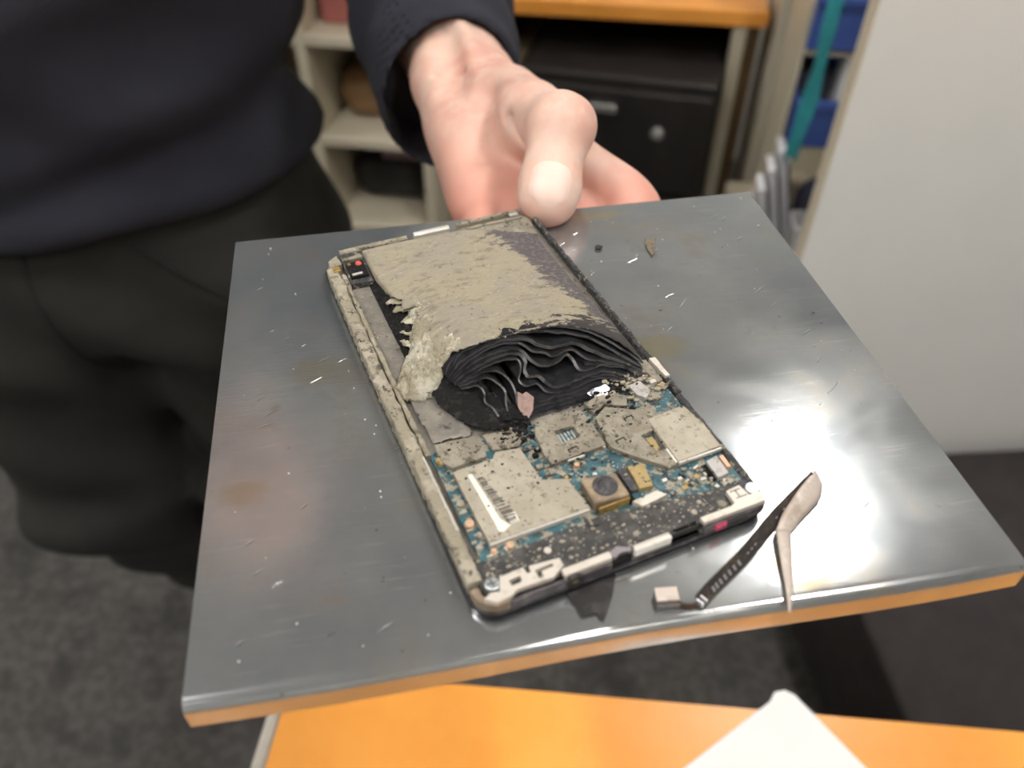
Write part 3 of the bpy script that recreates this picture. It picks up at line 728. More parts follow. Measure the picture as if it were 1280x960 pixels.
f += [tuple(range(n)), tuple(NX * n + k for k in range(n))[::-1]]
sheet = mobj('sheet', v, f, 'steel', plate, True)
sheet.data.polygons.foreach_set('use_smooth', [len(p.vertices) == 4 for p in sheet.data.polygons])
es = sheet.modifiers.new('split', 'EDGE_SPLIT'); es.split_angle = math.radians(40)
def plate_local(x, y):
    dx, dy = x - FL.x, y - FL.y
    return dx * math.cos(YAW) + dy * math.sin(YAW), -dx * math.sin(YAW) + dy * math.cos(YAW)
# wear on the plate: scratches and stains are thin parts of it
def blob(x, y, r, z0, z1, ragg, seed, sx=1, rot=0):
    out = []
    for i in range(14):
        a = 2 * math.pi * i / 14; q = r * (1 + ragg * noise.noise((math.cos(a) * 1.7, math.sin(a) * 1.7, seed)))
        px, py = q * math.cos(a) * sx, q * math.sin(a); out.append((x + px * math.cos(rot) - py * math.sin(rot), y + px * math.sin(rot) + py * math.cos(rot)))
    return MB().prism([out], z0, z1)
scr = MB(); rs_ = random.Random(5)
for i in range(85):
    x = rs_.uniform(.01, .19); y = rs_.uniform(.006, .17); a = rs_.gauss(.62, .14); ln = rs_.uniform(.002, .007); wd = rs_.uniform(.00005, .00016)
    dx, dy = math.cos(a) * ln / 2, math.sin(a) * ln / 2; nx_, ny_ = -math.sin(a) * wd, math.cos(a) * wd
    scr.add([(x - dx, y - dy, .00028), (x + nx_, y + ny_, .00032), (x + dx, y + dy, .00028), (x - nx_, y - ny_, .00032)], [(0, 1, 2, 3)])
so = scr.build('scratches', 'scratch', plate); so['kind'] = 'stuff'

# ------------------------------------------------------------------ loose bits lying on the plate
ZT = ZP + .0004
def ribbon(name, path, width_vec, thick, mat, parent, nseg=40):
    """path: list of (x,y,z), width_vec: function k-> Vector across"""
    pth = smoothpath(path, nseg); v = []; f = []
    for k, p in enumerate(pth):
        t = pth[min(k + 1, nseg - 1)] - pth[max(k - 1, 0)]; wv = np.array(width_vec(k / (nseg - 1))); nn = np.cross(t, wv); nn = nn / max(np.linalg.norm(nn), 1e-9) * thick
        for q in (p - wv, p + wv, p + wv + nn, p - wv + nn): v.append(tuple(q))
    for k in range(nseg - 1):
        for q in range(4): f.append((4 * k + q, 4 * k + (q + 1) % 4, 4 * k + 4 + (q + 1) % 4, 4 * k + 4 + q))
    f += [(0, 1, 2, 3), tuple(4 * (nseg - 1) + q for q in (3, 2, 1, 0))]
    return mobj(name, v, f, mat, parent)
fc = tag(empty('flex_cable', (0.045, .103, ZT)), 'black ribbon cable with a square end beside the phone', 'cable')
def rel(x, y, z): return (x / 1000 - .045, y / 1000 - .103, z / 1000)
main = [rel(44.2, 99.4, 1.6), rel(47.5, 103.0, 1.9), rel(58, 113, 2.3), rel(68.6, 124.6, 2.9), rel(80.6, 136.0, 4.0)]
ribbon('ribbon', main, lambda t: np.array((.00085, -.00080, -.00115 if t < .7 else -.0010)) * (1.15 - .45 * max(0, t - .55)), .00025, 'cable', fc)
ribbon('ribbon_tail', [rel(44.5, 100.2, 1.5), rel(43.2, 98.8, 1.3), rel(41.0, 98.6, 1.0), rel(39.0, 99.3, .8)], lambda t: np.array((.0002, .0002, .0009)), .00025, 'cable', fc, 16)
MB().box(-.0028, .0028, -.0019, .0019, 0, .0016).build('connector', 'cable', fc, loc=rel(36.8, 100.6, .0), rz=.08)
MB().box(-.0027, .0027, -.0018, .0018, 0, .0004).build('contact_plate', 'film', fc, loc=rel(36.8, 101.6, 1.7), rz=.08)
pm = smoothpath(main, 60); pad = MB()
for k in list(range(5, 20)) + list(range(22, 27)) + [38, 39, 41, 42]:
    for s_ in ((-.0004, .0001, .0006) if k < 20 else (.0,)):
        wv = np.array((.00085, -.00080, -.00115)); wv /= np.linalg.norm(wv); t = pm[k + 1] - pm[k - 1]; t /= np.linalg.norm(t); nn = np.cross(t, wv); nn /= np.linalg.norm(nn)
        if k % 2: continue
        c = pm[k] + wv * s_; n1 = nn * .00031; a, b = t * .00038, wv * .00017
        for sg in (1, -2.1):
            q = [c + n1 * sg - a - b, c + n1 * sg + a - b, c + n1 * sg + a + b, c + n1 * sg - a + b]; q2 = [x + nn * .00006 for x in q]
            pad.add([tuple(x) for x in q + q2], [(0, 1, 2, 3), (4, 5, 6, 7), (0, 1, 5, 4), (1, 2, 6, 5), (2, 3, 7, 6), (3, 0, 4, 7)])
po = pad.build('solder_pads', 'pads', fc); po['kind'] = 'stuff'
# white line bands at the cable's bend
for t0 in (.2, 1.2):
    c = np.array(rel(44.4 + t0, 99.7 + t0 * .95, 1.65)); 
    MB().box(-.00018, .00018, -.0010, .0010, 0, .0012).build('white_band', 'pads', fc, loc=tuple(c + np.array((-.0003, -.0006, -.0004))), rz=.75)
fs = tag(empty('film_strip', (.070, .118, ZT)), 'bent beige film strip lying against the ribbon cable', 'film strip')
def relf(x, y, z): return (x / 1000 - .070, y / 1000 - .118, z / 1000)
def sheet_mesh(name, left, right, mat, parent, thick=.0003, n=24):
    lin = lambda P_: np.array([[np.interp(t, np.linspace(0, 1, len(P_)), [p[c] for p in P_]) for c in range(3)] for t in np.linspace(0, 1, n)])
    a, b = lin(left), lin(right); v = []; f = []
    for k in range(n):
        for q in range(5):
            p = a[k] + (b[k] - a[k]) * q / 4; v.append((p[0], p[1], p[2] + .0004 * math.sin(q / 4 * math.pi)))
    for k in range(n - 1):
        for q in range(4): f.append((k * 5 + q, k * 5 + q + 1, (k + 1) * 5 + q + 1, (k + 1) * 5 + q))
    o = mobj(name, v, f, mat, parent, True); s_ = o.modifiers.new('thick', 'SOLIDIFY'); s_.thickness = thick; return o
sheet_mesh('upper_half', [relf(*p) for p in ((81.0, 137.6, 4.6), (74.5, 130.4, 4.2), (69.4, 124.0, 3.6), (67.0, 119.8, 2.2))],
           [relf(*p) for p in ((83.4, 135.2, 1.2), (81.8, 130.8, 1.0), (75.0, 124.0, .8), (71.2, 119.9, .8))], 'film', fs)
sheet_mesh('lower_half', [relf(*p) for p in ((67.0, 119.8, 2.2), (66.4, 113, 1.6), (65.8, 105, 1.1), (65.0, 97.6, .7))],
           [relf(*p) for p in ((71.2, 119.9, .8), (69.6, 112, .5), (67.8, 104, .4), (65.7, 97.6, .3))], 'film', fs)
fg = [(13.1, 103.5), (25.6, 108.5), (24.1, 102.5), (22.6, 98.5), (21.6, 95.9), (20.6, 96.3), (19.9, 97.6), (18, 97.0), (16.3, 96.6), (15.6, 98.2), (15.0, 99.8), (14.0, 100.6)]
o = MB().prism([[((x - 19) / 1000, (y - 101) / 1000) for x, y in fg]], .0, .0006).build('scorched_film', 'scorch', None, loc=(.019, .101, ZP + .0004))
tag(o, 'scrap of black scorched film sticking out from under the phone', 'film scrap')
fk = [(50.0, 253.6), (52.0, 252.6), (53.9, 253.6), (53.0, 249), (52.6, 245.5), (51.2, 242.4), (50.2, 246), (49.6, 250)]
o = MB().prism([[((x - 51.5) / 1000, (y - 248) / 1000) for x, y in fk]], 0, .0003).build('char_flake', 'char', None, loc=(.0515, .248, ZP + .0004))
tag(o, 'brown pointed flake on the plate behind the phone', 'flake')
o = blob(0, 0, .0012, 0, .0006, .6, 2.2).build('char_crumb', 'speck', None, loc=(.0321, .2476, ZP + .0004))
tag(o, 'small black crumb on the plate right of the thumb', 'crumb')
cr = MB(); rq = random.Random(11)
for i in range(95):
    lx, ly = rq.uniform(.005, .198), rq.uniform(.006, .176); r = rq.uniform(.0001, .00028)
    b = blob(lx, ly, r, .0003, .0003 + r * .7, .6, i); cr.add(b.v, b.f)
o = cr.build('ash_crumbs', 'fleck', None, loc=FL, rz=YAW); o['kind'] = 'stuff'; tag(o, 'tiny ash crumbs scattered over the steel plate', 'ash crumbs')

# ------------------------------------------------------------------ the burnt phone (local millimetres: u across, v along, z up)
phone = tag(empty('burnt_phone', (-.0064, .0944, ZP + .0005), math.radians(23.2)), 'burnt open smartphone with a burst battery on the steel plate', 'phone')
mm = .001
def pr(name, loops, z0, z1, mat, parent=phone, bv=.00012, **k):
    o = MB().prism(loops, z0, z1).build(name, mat, parent, mm, **k)
    if bv: bev(o, bv, 1)
    return o
def bx(name, u0, u1, v0, v1, z0, z1, mat, parent=phone, bv=.0001): 
    o = MB().box(u0, u1, v0, v1, z0, z1).build(name, mat, parent, mm)
    if bv: bev(o, bv, 1)
    return o
OUT = rrect(-1.4, 79.8, -.3, 152.8, 6.5)
pr('display_glass', [OUT], 0, 1.5, 'glass', bv=.0004)
pr('display_trim', [rrect(-1.2, 79.6, .1, 152.6, 6.3)], 1.5, 2.1, 'grommet', bv=.0002)
pr('tray', [rrect(-.6, 79.0, .9, 152.0, 6)], 2.1, 3.2, 'tray')
# rails: swept, lumpy bars
def rail(name, path, half, z0, z1, mat, amp=.25, seed=0, n=90):
    p = smoothpath([(a, b, 0) for a, b in path], n); v = []; f = []
    for k in range(n):
        t = p[min(k + 1, n - 1)] - p[max(k - 1, 0)]; t /= np.linalg.norm(t); nx_ = np.array((t[1], -t[0], 0))
        sec = [(-half, z0), (half, z0), (half, z1 - .5), (half - .5, z1), (-half + .5, z1), (-half, z1 - .5)]
        for q, (a, z) in enumerate(sec):
            c = p[k] + nx_ * (a + amp * noise.noise((k * .33, q * 3.1, seed))); v.append((c[0], c[1], z + (amp * 1.2 * noise.noise((k * .41, q * 2.3, seed + 5)) if z > z0 else 0)))
    for k in range(n - 1):
        for q in range(6): f.append((6 * k + q, 6 * k + (q + 1) % 6, 6 * k + 6 + (q + 1) % 6, 6 * k + 6 + q))
    f += [tuple(range(6)), tuple(6 * (n - 1) + q for q in range(6))[::-1]]
    return mobj(name, [(a * mm, b * mm, c * mm) for a, b, c in v], f, mat, phone)
rail('side_rail', [(.6, 143), (.35, 120), (.2, 95), (.3, 70), (.55, 48), (.8, 25), (1.0, 8)], 1.9, 1.6, 6.4, 'rail', .55, 1, 190)
rail('inner_lip', [(3.6, 139), (3.4, 115), (3.4, 92), (3.5, 70), (3.8, 50)], .75, 3.0, 5.6, 'rail', .3, 4, 110)
rail('side_rail', [(78.6, 150), (78.7, 120), (78.6, 90), (78.7, 62), (78.9, 44)], .8, 1.6, 5.9, 'dark_rail', .42, 2, 120)
rail('side_rail', [(78.9, 44), (79.0, 25), (78.9, 8)], 1.0, 1.6, 5.0, 'dark_rail', .25, 3, 50)
rail('top_rail', [(5.5, 151.6), (18, 151.7), (30.3, 151.4)], 1.0, 1.6, 6.4, 'rail', .25, 6, 40)
rail('top_rail', [(33.0, 151.5), (46.4, 151.2)], 1.15, 1.6, 6.9, 'whitebar', .12, 7, 24)
rail('top_rail', [(49.5, 151.7), (62, 152), (75.5, 151.8)], .75, 1.6, 6.6, 'rail', .25, 8, 40)
rail('white_edge_strip', [(2.0, 49), (2.1, 36), (2.3, 23)], .35, 5.8, 7.0, 'whitebar', .1, 9, 40)
# back right corner: bare board behind the battery
pr('top_board', [ragged([(49, 150.3), (74.5, 150.6), (76.8, 147), (75.5, 136), (54, 146.5)], 1.5, .5, 3)], 3.2, 5.0, 'shield_rough')
pr('top_strip', [ragged([(52, 149.6), (74.4, 148.8), (74.4, 147.8), (54, 148.4)], 2, .3, 5)], 5.0, 5.5, 'rail')
pr('corner_chip', [ragged([(70, 151), (73.5, 150.9), (73.6, 149), (70.2, 149.2)], 1.5, .2, 6)], 5.0, 6.3, 'greyconn')
# camera corner, back left
cm = pr('camera_module', [ragged([(4.8, 150.6), (12.9, 150.8), (12.2, 131.5), (4.6, 132.5)], 2, .3, 2)], 3.2, 5.4, 'dark_rail')
pr('lens_housing', [[(5.6, 143.5), (11.6, 143.5), (11.4, 134.5), (5.4, 134.8)]], 5.4, 6.4, 'soot', cm)
o = MB().cyl((9.7, 142.0), 1.15, 6.35, 6.9, 18, .8).build('red_lens', 'led', cm, mm)
o = MB().cyl((6.5, 142.4), .65, 6.35, 6.8, 14, .5).build('gold_contact', 'gold', cm, mm)
bx('white_contact', 6.0, 9.6, 135.4, 136.4, 6.4, 6.9, 'whitebar', cm)
pr('camera_rim', [[(5.0, 147.2), (12.2, 147.2), (12.2, 145.6), (5.0, 145.6)]], 5.4, 6.3, 'rail', cm)
bx('side_contact', .6, 2.9, 139.5, 142.2, 6.2, 7.0, 'gold', phone)
pr('corner_cap', [ragged([(.4, 147.5), (3.8, 149.8), (4.4, 144.2), (.2, 143.4)], 1.5, .3, 7)], 2.0, 6.2, 'shield_rough')

# --- battery casing
lipL = [(17.5, 83.5, 9.5), (20.6, 80.9, 12.0), (24.9, 78.0, 14.2), (29.6, 76.2, 16.2), (35.9, 76.0, 16.6), (42.3, 76.0, 16.6), (52.2, 75.0, 16.0), (58.2, 73.5, 15.2), (62.7, 71.7, 14.2), (66.9, 69.0, 12.7), (70.7, 65.7, 10.9), (74.9, 60.0, 7.8), (76.0, 57.0, 5.5)]
lip = smoothpath(lipL, 200); lu = lip[:, 0]
NS, NT = 170, 190
v = []; f = []
def lip_at(u): return float(np.interp(u, lu, lip[:, 1])), float(np.interp(u, lu, lip[:, 2]))
farv = [(12.6, 149.2), (30, 147.6), (44.6, 146.2), (53.7, 145.0), (61.8, 141.0), (71.5, 136.5), (74, 134.5)]
def left_u(v_): return float(np.interp(v_, [80, 95, 105, 120, 150], [18.5, 15.0, 13.6, 12.9, 12.8]))
def right_u(v_): return float(np.interp(v_, [56, 70, 90, 110, 135], [76.2, 75.2, 74.2, 73.4, 73.0]))
holeP = [(8, 122), (13.2, 121.4), (14.6, 116.5), (16.5, 113), (15.0, 109), (19.5, 106.5), (18.0, 101), (20.5, 98), (17, 93.5), (14, 90), (8, 90)]
def inpoly(x, y, P):
    c = False
    for i in range(len(P)):
        (x1, y1), (x2, y2) = P[i], P[i - 1]
        if (y1 > y) != (y2 > y) and x < (x2 - x1) * (y - y1) / (y2 - y1) + x1: c = not c
    return c
def casing(s, t):
    ul = lerp(17.5, 12.6, min(1, t * 1.6)) if t < .62 else 12.6
    u = lerp(lerp(18.2, 76.0, s), lerp(12.7, 73.4, s), min(1, t * 1.35))
    v0, z0 = lip_at(lerp(18.2, 76.0, s)); v1 = interp(farv, lerp(12.7, 73.4, s))
    vv = lerp(v0, v1, t)
    zf = 7.4 + 1.3 * math.sin(math.pi * min(1, max(0, s))) - 1.2 * max(0, (t - .93) / .07) ** 2
    fall = (1 - t) ** 1.55
    z = zf + (z0 - zf) * fall
    ed = min(1, s / .018); z -= (1 - math.sqrt(max(0, 1 - (1 - ed) ** 2))) * 1.4
    ed = min(1, (1 - s) / .02); z -= (1 - math.sqrt(max(0, 1 - (1 - ed) ** 2))) * 1.6
    nz = noise.noise((u * .16, vv * .16, 1.3)); n2 = noise.noise((u * .7, vv * .5, 4.1)); n3 = noise.noise((u * 2.2, vv * 1.6, 7.7))
    z += .35 * nz + .22 * n2 + .10 * n3
    near = max(0, 1 - t * 7); z += near * (.5 * noise.noise((u * .45, 3.3, 0)) - .35 * near * 1.2)
    vv += near * .9 * noise.noise((u * .9, 1.1, 5)) + near * .5 * noise.noise((u * 2.3, 2.1, 5))
    return u, vv, z
for j in range(NT + 1):
    for i in range(NS + 1): v.append(casing(i / NS, j / NT))
W1 = NS + 1
for j in range(NT):
    for i in range(NS):
        q = v[j * W1 + i]
        if inpoly(q[0] + .9 * noise.noise((q[0] * .8, q[1] * .8, 2)), q[1] + .9 * noise.noise((q[0] * .8, q[1] * .8, 8)), holeP): continue
        f.append((j * W1 + i, j * W1 + i + 1, (j + 1) * W1 + i + 1, (j + 1) * W1 + i))
# side walls and far wall down to the tray
def wall(ids):
    for a, b in zip(ids[:-1], ids[1:]):
        k = len(v); pa, pb = v[a], v[b]
        v.extend([(pa[0], pa[1], 3.2), (pb[0], pb[1], 3.2)]); f.append((a, b, k + 1, k))
wall([j * W1 + NS for j in range(NT + 1)]); wall([NT * W1 + i for i in range(NS + 1)])
wall([j * W1 for j in range(NT + 1) if v[j * W1][1] > 121])
battery = mobj('battery', [(a * mm, b * mm, c * mm) for a, b, c in v], f, 'battery', phone, True)
sm = battery.modifiers.new('thick', 'SOLIDIFY'); sm.thickness = .00035; sm.offset = -1
battery['label'] = 'swollen ash-coloured battery casing, burst open at its near end'
# battery core seen through the torn side: charred block with ridges
v = []; f = []; nu, nv2 = 24, 60
for j in range(nv2 + 1):
    for i in range(nu + 1):
        u = 10.4 + 14 * i / nu; vv = 88 + 56 * j / nv2
        z = 3.4 + 3.2 * min(1, i / 7) + 1.6 * noise.noise((u * .5, vv * .35, 3)) * min(1, i / 6) + .6 * noise.noise((u * 1.5, vv * 1.2, 9))
        z = min(z, 6.6)
        v.append((u * mm, vv * mm, max(3.25, z) * mm))
for j in range(nv2):
    for i in range(nu): a = j * (nu + 1) + i; f.append((a, a + 1, a + nu + 2, a + nu + 1))
mobj('charred_core', v, f, 'soot', battery)
# torn flakes along the hole
for i, (u, vv, z, L_, w_, rz, tilt) in enumerate([(15.0, 115.0, 7.6, 6.5, 3.0, -.95, .30), (16.6, 110.0, 7.9, 7.5, 3.4, -.7, .22), (17.0, 103.5, 7.6, 7.0, 3.6, -.9, .2), (14.6, 99.6, 6.6, 6.5, 3.0, -1.2, .35), (12.4, 95.5, 5.8, 6, 2.6, -1.5, .3), (19.0, 98.5, 8.2, 6.5, 3.2, -.4, .2)]):
    vv_ = []; ff = []; n_ = 12; rq = random.Random(i)
    for k in range(n_):
        t = k / (n_ - 1); x = (t - .5) * L_; wd = w_ * (1 - .75 * t ** 2) / 2 * (1 + .4 * noise.noise((t * 5, i, 0)))
        for q in (-1, 0, 1):
            a, b = x, q * wd + .5 * noise.noise((t * 3, i, 5)); c = tilt * x + .7 * noise.noise((t * 4, q * 2, i))
            vv_.append(((u + a * math.cos(rz) - b * math.sin(rz)) * mm, (vv + a * math.sin(rz) + b * math.cos(rz)) * mm, (z + c) * mm))
    for k in range(n_ - 1):
        for q in range(2): ff.append((k * 3 + q, k * 3 + q + 1, k * 3 + q + 4, k * 3 + q + 3))
    o = mobj('torn_flake', vv_, ff, 'crust', battery, True); s_ = o.modifiers.new('thick', 'SOLIDIFY'); s_.thickness = .0004
# --- electrode layers in the burst mouth, traced as (u, z) on the sloping face
LY = dict(
 t0=[(19.0, 13.3), (22, 15.0), (28, 16.2), (36, 16.5), (44, 16.4), (51.5, 15.6), (58.2, 14.4), (63.0, 13.0), (67.0, 11.2), (71, 8.9), (74.5, 6.6)],
 t1=[(16.4, 12.8), (19.6, 14.5), (26.5, 15.7), (35.5, 16.1), (43.0, 15.8), (51.3, 14.7), (58.2, 13.3), (63.4, 11.6), (67.1, 9.6), (70.7, 7.7), (74.0, 5.9)],
 b=[(16.5, 12.3), (21.6, 14.2), (28.7, 15.3), (36.5, 15.7), (42.9, 15.0), (45.3, 13.9), (48.9, 12.9), (54.7, 12.6), (58.0, 12.1), (60.2, 10.9), (63.9, 9.4), (68.1, 7.9), (73.4, 5.6)],
 a=[(16.8, 12.0), (22.5, 13.8), (30.2, 15.1), (35.0, 15.3), (39.7, 14.9), (41.8, 14.0), (43.6, 13.0), (46.9, 12.3), (48.5, 11.5), (52.6, 11.7), (54.9, 11.7), (56.3, 11.1), (58.2, 9.8), (62.0, 8.8), (66.0, 7.9), (71.1, 6.2), (73.2, 5.1)],
 c=[(17.6, 11.8), (19.4, 12.5), (25.9, 13.8), (32.4, 14.3), (38.3, 14.2), (40.6, 13.3), (41.7, 12.0), (43.9, 10.7), (46.3, 10.4), (49.5, 10.5), (52.5, 11.2), (53.4, 11.1), (54.2, 10.1), (54.6, 8.8), (56.2, 8.2), (60.3, 8.2), (63.4, 8.1), (68.7, 6.9), (72.4, 5.1)],
 d=[(17.9, 11.5), (19.8, 12.1), (27.0, 13.2), (33.6, 13.7), (37.8, 13.5), (39.8, 12.9), (40.2, 11.8), (38.9, 10.8), (39.3, 9.7), (42.2, 9.4), (43.7, 8.1), (45.9, 7.1), (50.3, 7.0), (57.1, 7.3), (62.4, 7.0), (66.9, 6.0), (71.4, 4.6)],
 e=[(18.6, 11.2), (20.7, 11.5), (27.1, 12.6), (32.4, 13.0), (37.2, 12.7), (38.6, 11.9), (37.8, 10.7), (36.2, 9.6), (38.0, 8.3), (41.0, 8.4), (42.7, 6.9), (45.5, 6.3), (51.1, 6.2), (58.0, 6.5), (62.5, 6.1), (66.5, 5.0), (70.6, 4.2)],
 f=[(19.1, 10.8), (20.4, 11.1), (24.6, 11.2), (27.8, 11.1), (29.6, 10.2), (31.2, 8.7), (30.4, 7.2), (29.8, 5.8)],
 f2=[(18.8, 11.0), (22, 11.7), (26.5, 12.0), (31.0, 11.7), (33.4, 10.2), (34.0, 8.4), (33.2, 6.2)],
 g=[(19.3, 10.5), (20.4, 10.6), (24.1, 10.4), (25.3, 9.3), (24.6, 7.9), (26.1, 6.8), (26.8, 5.4)],
 h=[(36.0, 5.2), (38.5, 5.8), (42.8, 5.7), (48.7, 5.6), (55.0, 5.6), (60.1, 5.4), (69.5, 4.0)],
 i=[(35.0, 4.7), (38.7, 5.2), (44, 5.1), (50.0, 5.0), (56.5, 5.0), (62.5, 4.5), (69.2, 3.7)],
 j=[(35.4, 4.3), (41.6, 4.6), (47.7, 4.4), (54.0, 4.2), (61.5, 3.8), (67, 3.5)],
 k=[(33.5, 3.9), (41.0, 4.0), (48, 3.8), (55.0, 3.6), (64, 3.4)],
 m=[(57.0, 9.0), (60.5, 8.5), (65.0, 7.6), (69.5, 6.5), (73.2, 5.0)],
 n=[(57.5, 6.9), (62.5, 6.6), (66.0, 5.6), (69.0, 5.0), (71.5, 4.4)])
def face_v(z): return 54 + (z - 4.5) * 21 / 11.5
def ceil_z(u, vv):
    v0, z0 = lip_at(min(max(u, 18.2), 76)); t = max(0, (vv - v0) / 70); return 8.6 + (z0 - 8.6) * (1 - min(1, t)) ** 1.55
for nm, pts in LY.items():
    th = {'b': .95, 'd': .85, 'c': .70, 'a': .60, 't0': .5, 't1': .6}.get(nm, .48) * 1.3
    n_ = 90; p = smoothpath([(a, b, 0) for a, b in pts], n_); v = []; f = []; D = 7
    sd_ = sum(map(ord, nm))
    for k in range(n_):
        u, z = p[k][0], p[k][1]; dz = .38 * max(0, 32 - u) * min(1, max(0, (z - 4) / 12)); back = 1.07 * dz
        fv = face_v(z) + back + .7 * noise.noise((u * .35, sd_, 0)) + .22 * noise.noise((u * 2.1, sd_, 4)) + (1.0 if nm in ('t0', 't1') else 0)
        u += .32 * dz; z -= dz
        t_ = p[min(k + 1, n_ - 1)] - p[max(k - 1, 0)]; t_ /= np.linalg.norm(t_); nx_, nz_ = -t_[1], t_[0]
        for sgn in (-.5, .5):
            for q in range(D + 1):
                dv = 26 * (q / D) ** 1.3; sc_ = 1 - .42 * (q / D); wob = 1 - .35 * q / D
                vv = fv + dv * (.5 if nm == 'g' else 1)
                zz = 4.0 + (z - 4.0) * sc_; uu = u + (24 - u) * .12 * q / D * (1 if u < 30 else 0)
                zz = min(zz, ceil_z(uu, vv) - .75)
                v.append(((uu + nx_ * th * sgn) * mm, vv * mm, max(3.3, zz + nz_ * th * sgn) * mm))
    S_ = 2 * (D + 1)
    for k in range(n_ - 1):
        a, b = k * S_, (k + 1) * S_
        for q in range(D):
            f.append((a + q, a + q + 1, b + q + 1, b + q)); f.append((a + D + 1 + q, b + D + 1 + q, b + D + 2 + q, a + D + 2 + q))
        f.append((a, b, b + D + 1, a + D + 1))
    lo_ = mobj('electrode_layer', v, f, 'inner' if nm == 't0' else 'layer', battery, True); lo_.data.materials.append(M['lit_edge'])
    mi = [0] * len(lo_.data.polygons)
    for q_ in range(2 * D, len(mi), 2 * D + 1): mi[q_] = 1
    lo_.data.polygons.foreach_set('material_index', mi); lo_.modifiers.new('split', 'EDGE_SPLIT').split_angle = math.radians(45)
# dark sheet closing the hollow behind the layers
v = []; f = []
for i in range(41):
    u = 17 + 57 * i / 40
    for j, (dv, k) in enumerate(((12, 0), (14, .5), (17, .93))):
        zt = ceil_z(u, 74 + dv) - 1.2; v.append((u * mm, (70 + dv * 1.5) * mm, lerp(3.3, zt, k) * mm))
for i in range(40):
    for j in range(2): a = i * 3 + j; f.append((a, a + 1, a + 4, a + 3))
mobj('inner_backing', v, f, 'soot', battery)
# flakes caught in the mouth
def flake(name, pts, mat, thick, dv, parent=battery):
    P3 = [(u, face_v(z) - dv, z) for u, z in pts]; n = len(P3)
    v = [(a * mm, b * mm, c * mm) for a, b, c in P3] + [(a * mm, (b + thick) * mm, (c + thick * .4) * mm) for a, b, c in P3]
    f = [tuple(range(n)), tuple(range(n, 2 * n))[::-1]] + [(i, (i + 1) % n, n + (i + 1) % n, n + i) for i in range(n)]
    return mobj(name, v, f, mat, parent)
flake('brown_flake', [(34.4, 8.4), (35.6, 7.8), (36.9, 8.0), (38.4, 7.0), (37.6, 6.2), (36.7, 5.3), (34.6, 4.4), (33.4, 5.2), (33.0, 6.3)], 'pinkflake', .3, 1.2)
flake('silver_flake', [(54.0, 5.7), (56.0, 6.1), (58.4, 6.0), (60.2, 6.2), (61.2, 5.5), (58.8, 4.5), (56.9, 3.9), (55.9, 4.6)], 'silver', .3, 2.4)
# --- ash crust heaped left of the mouth
crP = [(24, 113), (19.0, 112.5), (16.2, 108), (15.5, 103), (13.2, 98), (12.2, 93), (9.2, 89.5), (6.0, 84), (2.6, 78), (4.2, 73), (8.5, 70.5), (14.5, 71), (18.5, 75.5), (21.0, 79.5), (24.0, 80.0), (28, 82), (30, 95), (28, 108)]
nER = 5
v = []; f = []; NU_, NV_ = 80, 130; idx = {}
cp = np.array(crP)
def edist(x, y):
    best = 1e9
    for i in range(1, len(crP) - nER + 1):
        a, b = cp[i - 1], cp[i]; ab = b - a; t = max(0, min(1, ((x - a[0]) * ab[0] + (y - a[1]) * ab[1]) / (ab @ ab)))
        best = min(best, math.hypot(x - a[0] - t * ab[0], y - a[1] - t * ab[1]))
    return best
for j in range(NV_ + 1):
    for i in range(NU_ + 1):
        u = 2 + 29 * i / NU_; vv = 70 + 44 * j / NV_
        if not inpoly(u, vv, crP): continue
        e = edist(u, vv); rise = 1 - math.exp(-e / 1.3)
        base = 3.8 + 4.2 * rise + 1.2 * max(0, min(1, (u - 9) / 6)) * min(1, e / 2.5)
        tl = max(0, min(1, (vv - 98) / 14)); base -= .8 * tl
        r1 = 1 - abs(noise.noise((u * .42, vv * .25, 2.2))) * 2; r2 = 1 - abs(noise.noise((u * 1.1, vv * .7, 6.2))) * 2; r3 = 1 - 2 * abs(noise.noise((u * 2.3, vv * 1.7, 1)))
        rough_ = 1.5 * (r1 - .3) + 1.1 * (r2 - .3) + .8 * (r3 - .3) + .3 * noise.noise((u * 5, vv * 4.4, 1))
        z = base + rise * rough_
        if vv > 79:
            sw = max(0, min(1, (u - 15) / 8)); sw = sw * sw * (3 - 2 * sw); sw = max(sw, max(0, min(1, (vv - 106) / 6)))
            z = lerp(z, ceil_z(u, vv) - .35 + .6 * rough_ * (1 - max(0, min(1, (u - 20) / 8))), sw)
        idx[i, j] = len(v); v.append((u * mm, vv * mm, max(3.3, z) * mm))
for (i, j) in idx:
    q = [(i, j), (i + 1, j), (i + 1, j + 1), (i, j + 1)]
    if all(t in idx for t in q): f.append(tuple(idx[t] for t in q))
cr = mobj('ash_crust', v, f, 'crust', phone, True); cr['label'] = 'pale crumbly crust of ash beside the battery mouth'
s_ = cr.modifiers.new('thick', 'SOLIDIFY'); s_.thickness = .0006; s_.offset = -1
# grey foil and sooty sheet below the crust
def patch(name, P, mat, zfun, step=.6, thick=.0003):
    v = []; f = []; idx = {}
    us = [p[0] for p in P]; vs = [p[1] for p in P]
    nu, nv_ = int((max(us) - min(us)) / step) + 1, int((max(vs) - min(vs)) / step) + 1
    for j in range(nv_ + 1):
        for i in range(nu + 1):
            u, vv = min(us) + i * step, min(vs) + j * step
            if inpoly(u + .5 * noise.noise((u, vv, 1)), vv + .5 * noise.noise((u, vv, 4)), P): idx[i, j] = len(v); v.append((u * mm, vv * mm, zfun(u, vv) * mm))
    for (i, j) in idx:
        q = [(i, j), (i + 1, j), (i + 1, j + 1), (i, j + 1)]
        if all(t in idx for t in q): f.append(tuple(idx[t] for t in q))
    o = mobj(name, v, f, mat, phone, True); s_ = o.modifiers.new('thick', 'SOLIDIFY'); s_.thickness = thick; s_.offset = -1; return o
